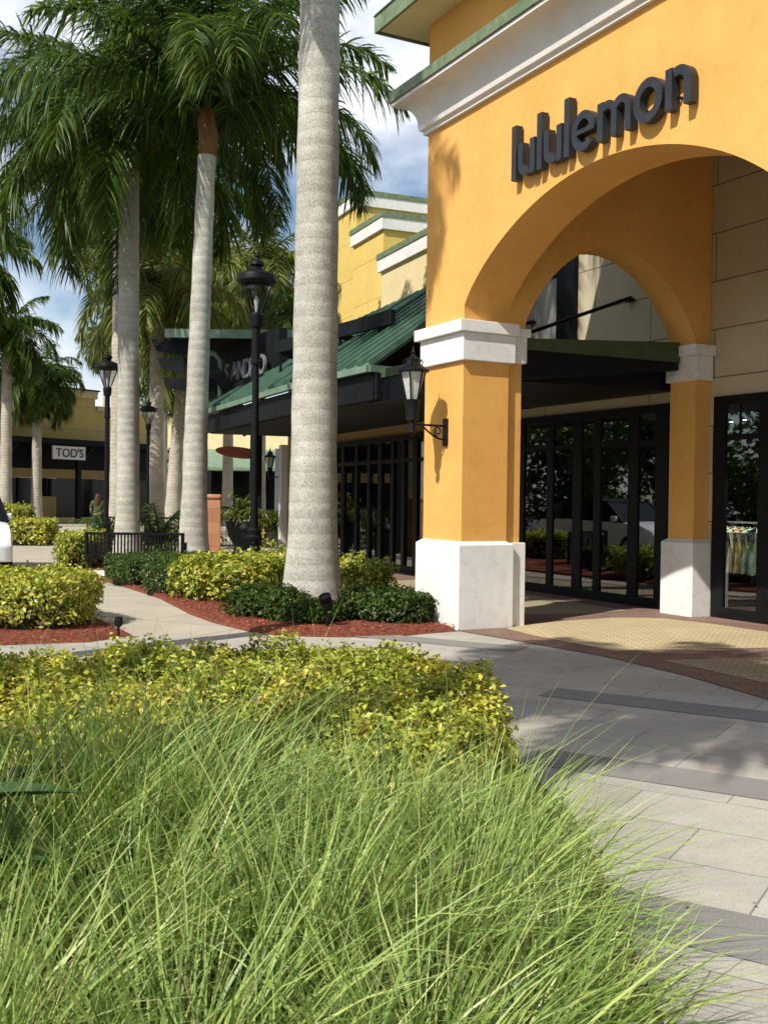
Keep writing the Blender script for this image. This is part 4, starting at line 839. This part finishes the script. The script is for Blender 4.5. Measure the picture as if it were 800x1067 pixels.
# broad trees far behind
def broad_tree(x, y, h, r, label, lo=.5):
    root = empty('broadleaf_tree', (x, y, 0), 0, label, 'tree', 'broadleaf trees behind the shops')
    m = MB(); m.tube([(0, 0, 0), (.1, 0, h * .4), (0, .1, h * .7)], [.3, .22, .1], 10)
    for k in range(6): a = k * 1.05; m.tube([(0, 0, h * .35), (math.cos(a) * r * .5, math.sin(a) * r * .5, h * .65)], [.12, .04], 6)
    m.build('trunk', M['stem'], root)
    P = []
    for k in range(26 if lo > .4 else 40):
        a = RNG.random() * 2 * PI; rr = r * RNG.random() ** .5 * .85; c = np.array([math.cos(a) * rr, math.sin(a) * rr, h * (lo + (.95 - lo) * RNG.random())]); d = RNG.normal(0, 1, (260, 3)); d /= np.linalg.norm(d, axis=1, keepdims=True)
        P.append(c + d * (r * .28) * RNG.uniform(.6, 1.1, (260, 1)))
    P = np.vstack(P); V, F = leaves(P, np.tile([0, 0, 1.], (len(P), 1)), .32, .5, 1.0); fast_mesh('crown', V, F, M['dleaf'], root)
broad_tree(-19.5, 100, 11.5, 5, 'dark rounded tree above the far shop roof')
broad_tree(-34, 110, 9.5, 6, 'wide dark tree behind the olive shop')
for i_, (tx, ty, th) in enumerate(((-24, 3, 7), (-24, 11, 7.5), (-24.5, 18.5, 7.5), (-27, 26, 8), (-32, 33, 8))): broad_tree(tx, ty, th, 4.6, 'roadside tree left of the view, %s' % ('nearest the camera', 'second along the road', 'third along the road', 'fourth along the road', 'last along the road')[i_], .12)
broad_tree(-6, 95, 10.5, 6, 'dark tree behind the far shop right of the husked palm')

# ------------------------------------------------------------------ lamp posts
def make_lamp():
    r_ = empty('street_lamp', (0, 0, 0))
    m = MB(); H = 4.95
    m.lathe([(.19, 0), (.19, .12), (.145, .16), (.125, .75), (.15, .80), (.155, .86), (.11, .90), (.12, .98), (.078, 1.02), (.07, 1.2), (.06, H - .95), (.1, H - .93), (.1, H - .88), (.078, H - .86), (.078, H - .28), (.11, H - .26), (.13, H - .05), (.1, H)], n=18); m.build('post', M['black'], r_)
    m = MB(); m.lathe([(.05, H + .55), (.33, H + .52), (.37, H + .56), (.37, H + .60), (.35, H + .68), (.22, H + .74), (.1, H + .78), (.1, H + .84), (.14, H + .86), (.13, H + .92), (.04, H + .97), (.03, H + 1.0), (.045, H + 1.03), (.012, H + 1.09), (.006, H + 1.16)], n=24); m.build('cap', M['black'], r_, False)
    m = MB()
    for k in range(4):
        a = k * PI / 2 + .6; m.tube([(math.cos(a) * q, math.sin(a) * q, H + z) for q, z in ((.09, -.02), (.15, .12), (.24, .35), (.31, .55))], .016, 6)
    m.build('cage', M['black'], r_)
    MB().lathe([(.09, H), (.14, H + .14), (.22, H + .36), (.27, H + .53)], n=18).build('lamp_glass', M['lampglass'], r_, True)
    MB().lathe([(.02, H), (.03, H + .1), (.05, H + .22), (.02, H + .3)], n=10).build('bulb', M['signwhite'], r_)
    return r_
lamp0 = make_lamp()
for i, (x, y, s, lab) in enumerate(((-2.37, 19.3, 1.0, 'tallest looking black lamp post between husked palm and thick palm'), (-7.75, 29.5, .93, 'black lamp post left of the pale bench palm'), (-8.95, 40, .87, 'black lamp post half hidden right of the pale bench palm'), (-14.6, 72, .82, 'tiny far lamp post between the two distant palms'))):
    o = lamp0 if i == 0 else copy_tree(lamp0); o.location = (x, y, 0); o.scale = (1, 1, 1) if i == 0 else (s, s, s); tag(o, lab, 'lamp post', 'black lamp posts along the path')

# ------------------------------------------------------------------ bench
bn = empty('slatted_bench', (-4.85, 20.6, 0), R(5), 'black metal bench with vertical slats, its back turned to the camera', 'bench')
m = MB(); Wd = .93
m.obox((-Wd, 0, .84), (Wd, 0, .84), .05, .05); m.obox((-Wd, 0, .42), (Wd, 0, .42), .04, .04)
for k in range(29): x = -Wd + .03 + k * (2 * Wd - .06) / 28; m.obox((x, 0, .42), (x, 0, .84), .032, .012, (0, 1, 0))
m.build('backrest', M['black'], bn)
m = MB()
for k in range(29): x = -Wd + .03 + k * (2 * Wd - .06) / 28; m.obox((x, .02, .42), (x, .52, .42), .032, .012)
m.obox((-Wd, .52, .41), (Wd, .52, .41), .04, .04); m.build('seat', M['black'], bn)
for sx in (-1, 1):
    for yy in (0, .5): MB().obox((sx * Wd, yy, 0), (sx * Wd, yy, .86 if yy == 0 else .62), .05, .05, (0, 1, 0)).build('leg', M['black'], bn)
    MB().obox((sx * Wd, -.02, .64), (sx * Wd, .54, .64), .05, .035).build('armrest', M['black'], bn)
# white kerb block by the yellow shrub
o = MB().box(-.55, .55, -.12, .12, 0, .16).build('kerb_block', M['white'], bevel=.01); o.location = (-5.75, 20.0, 0); o.rotation_euler = (0, 0, R(-8)); tag(o, 'short pale kerb block at the corner of the bed by the bench', 'kerb')
# low fence behind the bench
fn = empty('low_fence', (-6.4, 31.5, 0), 0, 'low black railing behind the bench and palms', 'fence')
m = MB(); m.obox((-2.1, 0, .92), (2.3, 0, .92), .05, .05); m.obox((-2.1, 0, .12), (2.3, 0, .12), .04, .04)
m.build('rail', M['black'], fn); m = MB()
for k in range(38): x = -2.1 + k * 4.4 / 37; m.obox((x, 0, .12), (x, 0, .92), .018, .018, (0, 1, 0))
m.build('picket', M['black'], fn)
# stone pillar
pl = empty('stone_pillar', (-4.36, 26.8, 0), R(8), 'salmon coloured stone pillar with rounded cap beside the husked palm', 'pillar')
MB().box(-.22, .22, -.22, .22, 0, 1.5).build('shaft', M['salmon'], pl, bevel=.01); MB().box(-.25, .25, -.25, .25, 1.5, 1.64).build('cap', M['salmon'], pl, bevel=.06)
# litter bin and urn
bi = empty('litter_bin', (-3.55, 27.3, 0), 0, 'black litter bin behind the tall lamp post', 'bin')
MB().lathe([(.24, 0), (.26, .04), (.26, .7), (.28, .72)], n=20).build('body', M['black'], bi); MB().lathe([(.29, .72), (.29, .78), (.2, .9), (.08, .93)], n=20).build('lid', M['black'], bi)
ur = empty('plant_urn', (-4.0, 29.2, 0), 0, 'black urn beside the salmon pillar', 'urn'); MB().lathe([(.2, 0), (.15, .1), (.12, .2), (.3, .5), (.36, .85), (.4, .9), (.32, .9)], n=20).build('bowl', M['black'], ur)
def cycad(x, y, z, L, n, label, seed, mat='frond'):
    me = crown_mesh(n, L, 26, .28 * L, seed, width=.03, mat=M[mat], el_hi=80, el_lo=5, sag=.8); o = empty('fan_palm_shrub', (x, y, z), 0, label, 'plant', 'small feathery palms at ground level')
    c = bpy.data.objects.new('fronds', me); COL.objects.link(c); c.parent = o; c.location = (0, 0, .25); MB().lathe([(.1, 0), (.13, .15), (.07, .32)], n=10).build('trunk', M['husk'], o)
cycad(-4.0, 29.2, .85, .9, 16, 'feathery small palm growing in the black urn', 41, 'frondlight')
cycad(-6.5, 30.6, 0, 1.6, 20, 'dark feathery cycad right of the pale bench palm', 42)
cycad(-8.15, 31.0, 0, 1.4, 18, 'dark feathery cycad left of the pale bench palm', 43)
cycad(-6.0, 33.5, 0, 1.3, 16, 'feathery cycad behind the low railing', 44)
# ground spotlight on a spike
sp = empty('garden_spotlight', (-.67, 12.62, .05), 0, 'black ribbed garden spotlight on a spike before the thick palm', 'spotlight')
m = MB(); m.tube([(0, 0, 0), (.03, 0, .16)], .02, 8); m.build('spike', M['black'], sp)
m = MB(); m.lathe([(.03, -.06), (.065, -.03), (.07, .0), (.085, .02), (.075, .035), (.088, .05), (.078, .065), (.09, .08), (.08, .095), (.09, .11), (.095, .2), (.08, .2), (.07, .17)], n=16); o = m.build('head', M['black'], sp); o.location = (.02, 0, .24); o.rotation_euler = (R(25), R(-18), 0); o.scale = (.8, .8, .8)
pl2 = empty('path_light', (-2.93, 11.72, .03), 0, 'tiny black path light at the tip of the left mulch bed', 'light')
MB().tube([(0, 0, 0), (0, 0, .12)], .014, 8).build('stake', M['black'], pl2); MB().lathe([(.02, .1), (.045, .12), (.05, .16), (.04, .2), (.05, .21)], n=10).build('head', M['black'], pl2)

# ------------------------------------------------------------------ parked cars (left, and mirrored in the shop glass)
def make_car():
    r_ = empty('parked_car', (0, 0, 0))
    # side profile (x forward, z), stations across the width give tumblehome
    low = [(-2.3, .32), (-2.36, .6), (-2.34, .95), (-2.2, 1.08), (-1.2, 1.1), (.0, 1.08), (1.0, 1.06), (1.75, .98), (2.2, .82), (2.36, .62), (2.34, .32)]
    m = MB(); W = .93; ys = [-W, -W * .96, -W * .8, 0, W * .8, W * .96, W]; V = []
    for j, y in enumerate(ys):
        f = [.0, .5, 1, 1.06, 1, .5, 0][j]
        for (x, z) in low: V.append((x * (.97 + .03 * min(1, f)), y, z - (0 if z < 1 else .05 * (1 - min(1, f))) + (.02 * (f > 1))))
    k = len(low); F = [(j * k + i, j * k + i + 1, (j + 1) * k + i + 1, (j + 1) * k + i) for j in range(6) for i in range(k - 1)]
    F += [tuple(range(k)), tuple(range(6 * k, 7 * k))[::-1]] + [(j * k, (j + 1) * k, (j + 1) * k + k - 1, j * k + k - 1) for j in range(6)]
    m.add(V, F); body = m.build('body', M['carpaint'], r_, bevel=.03)
    cab = [(-2.15, 1.04), (-1.9, 1.5), (-1.55, 1.64), (-.2, 1.68), (.45, 1.55), (1.15, 1.04)]
    m = MB(); V = []
    for s_ in (-1, 1):
        for (x, z) in cab: V.append((x, s_ * (.9 - (z - 1.04) * .28), z))
    m.add(V, [tuple(range(6)), tuple(range(6, 12))[::-1]] + [(i, i + 1, 7 + i, 6 + i) for i in range(5)]); m.build('greenhouse', M['farglass'], r_, bevel=.03)
    m = MB(); V = []
    for s_ in (-1, 1):
        for (x, z) in [(-1.95, 1.51), (-1.55, 1.655), (-.2, 1.695), (.42, 1.575)]: V.append((x, s_ * (.915 - (z - 1.04) * .28), z))
    m.add(V, [(i, i + 1, 5 + i, 4 + i) for i in range(3)])
    for s_ in (-1, 1):
        for (x0, z0, x1, z1) in ((1.15, 1.04, .42, 1.57), (-.25, 1.06, -.3, 1.68), (-1.3, 1.06, -1.35, 1.66), (-2.12, 1.06, -1.92, 1.52)):
            m.obox((x0, s_ * (.915 - (z0 - 1.04) * .28), z0), (x1, s_ * (.92 - (z1 - 1.04) * .28), z1), .05, .06, (0, 1, 0))
        m.obox((-1.9, s_ * .765, 1.57), (.42, s_ * .765, 1.6), .04, .05)
    m.build('roof_frame', M['black'], r_)
    for x in (-1.45, 1.42):
        for s_ in (-1, 1):
            w_ = MB().tube([(0, -.11, 0), (0, .11, 0)], .35, 28).build('wheel', M['tyre'], r_); w_.location = (x, s_ * .86, .35)
            q = MB().tube([(0, -.118, 0), (0, .118, 0)], .22, 24); q.build('rim', M['chrome'], w_)
    for s_ in (-1, 1):
        h = MB().add([(2.25, s_ * .5, .78), (2.05, s_ * .88, .84), (2.12, s_ * .9, .68), (2.33, s_ * .52, .66), (2.1, s_ * .5, .8), (1.95, s_ * .85, .85), (2.0, s_ * .85, .66), (2.2, s_ * .5, .64)], [(0, 1, 2, 3), (4, 5, 6, 7), (0, 1, 5, 4), (1, 2, 6, 5), (2, 3, 7, 6), (3, 0, 4, 7)]); h.build('headlight', M['headlight'], r_)
        MB().box(.75, .95, s_ * .94 - .08, s_ * .94 + .08, 1.05, 1.2).build('wing_mirror', M['carpaint'], r_, bevel=.03)
    MB().box(2.3, 2.37, -.45, .45, .42, .7).build('grille', M['black'], r_)
    return r_
car = make_car(); ca = math.atan2(-1, .44); car.location = (-8.68, 21.4, 0); car.rotation_euler = (0, 0, ca); tag(car, 'white parked car whose front corner shows at the left edge', 'car', 'cars parked left of the path')
c2 = copy_tree(car); c2.location = (-10.2, 13.4, 0); c2.rotation_euler = (0, 0, R(-72)); tag(c2, 'second white car parked nearer, mirrored in the shop glass', 'car', 'cars parked left of the path')

# ------------------------------------------------------------------ person walking far away
def skin(name, chain, edges, mat, parent, sub=2):
    me = bpy.data.meshes.new(name); me.from_pydata([c[0] for c in chain], edges, []); o = bpy.data.objects.new(name, me); COL.objects.link(o); o.parent = parent
    s_ = o.modifiers.new('skin', 'SKIN'); 
    for i, c in enumerate(chain): v = me.skin_vertices[0].data[i] if me.skin_vertices else None; 
    return o
def body_skin(name, chain, edges, mat, parent, root=0):
    me = bpy.data.meshes.new(name); me.from_pydata([c[0] for c in chain], edges, []); o = bpy.data.objects.new(name, me); COL.objects.link(o); o.parent = parent; me.materials.append(mat)
    o.modifiers.new('skin', 'SKIN')
    if not me.skin_vertices:
        import bmesh
        b_ = bmesh.new(); b_.from_mesh(me); b_.verts.layers.skin.verify(); b_.to_mesh(me); b_.free()
    for i, c in enumerate(chain):
        r_ = c[1]; r_ = r_ if hasattr(r_, '__len__') else (r_, r_); me.skin_vertices[0].data[i].radius = r_; me.skin_vertices[0].data[i].use_root = (i == root)
    sb = o.modifiers.new('sub', 'SUBSURF'); sb.levels = 2; sb.render_levels = 2
    return o
pe = empty('person', (-10.35, 38.2, 0), R(200), 'person with long brown hair, olive top and dark trousers walking past the dark shopfront', 'person')
ch = [((0, 0, .92), (.14, .1)), ((0, 0, 1.1), (.12, .085)), ((0, 0, 1.3), (.145, .09)), ((0, 0, 1.4), (.06, .05)), ((0, 0, 1.5), (.075, .085)), ((0, 0, 1.6), (.07, .085)),
      ((-.17, 0, 1.33), .045), ((-.23, -.03, 1.06), .035), ((-.18, -.2, .95), .025), ((.17, 0, 1.33), .045), ((.24, .0, 1.06), .035), ((.22, -.16, .92), .025),
      ((-.09, 0, .85), .08), ((-.1, -.12, .48), .055), ((-.1, -.12, .1), .035), ((-.1, -.26, .04), .03), ((.09, 0, .85), .08), ((.1, .05, .48), .055), ((.1, .2, .12), .035), ((.1, .08, .04), .03)]
ed = [(0, 1), (1, 2), (2, 3), (3, 4), (4, 5), (2, 6), (6, 7), (7, 8), (2, 9), (9, 10), (10, 11), (0, 12), (12, 13), (13, 14), (14, 15), (0, 16), (16, 17), (17, 18), (18, 19)]
body_skin('body', ch, ed, M['skin'], pe)
body_skin('top', [((0, 0, .9), (.17, .13)), ((0, 0, 1.1), (.145, .105)), ((0, 0, 1.3), (.17, .11)), ((0, 0, 1.38), (.1, .07)), ((-.18, 0, 1.33), .065), ((-.24, -.03, 1.08), .05), ((.18, 0, 1.33), .065), ((.25, 0, 1.08), .05)], [(0, 1), (1, 2), (2, 3), (2, 4), (4, 5), (2, 6), (6, 7)], M['topgreen'], pe)
body_skin('trousers', [((0, 0, .95), (.155, .115)), ((-.09, 0, .84), .1), ((-.1, -.12, .48), .07), ((-.1, -.12, .14), .05), ((.09, 0, .84), .1), ((.1, .05, .48), .07), ((.1, .2, .15), .05)], [(0, 1), (1, 2), (2, 3), (0, 4), (4, 5), (5, 6)], M['denim'], pe)
body_skin('hair', [((0, .03, 1.63), (.09, .09)), ((0, .06, 1.5), (.1, .07)), ((.03, .08, 1.3), (.11, .05)), ((.04, .09, 1.18), (.06, .03))], [(0, 1), (1, 2), (2, 3)], M['hair'], pe)
m = MB(); m.lathe([(.012, 0), (.012, .01)], (-.03, -.083, 1.57), 6); m.lathe([(.012, 0), (.012, .01)], (.03, -.083, 1.57), 6); m.obox((-.02, -.085, 1.52), (.02, -.085, 1.52), .01, .01); m.build('face_features', M['hair'], pe)

# smooth shading by angle where it helps
for o in list(SC.objects):
    if o.type == 'MESH' and o.name.split('.')[0] in ('trunk', 'post', 'cap', 'husk', 'crownshaft', 'head', 'lid', 'bowl', 'lantern_head', 'bracket', 'letter', 'arched_facade', 'side_arch_wall', 'cornice', 'wheel', 'rim', 'tie_rod', 'downpipe', 'body', 'top', 'trousers', 'hair'):
        me = o.data
        if not me.polygons: continue
        me.polygons.foreach_set('use_smooth', np.ones(len(me.polygons), bool))
        try: me.set_sharp_from_angle(angle=R(35))
        except Exception: pass
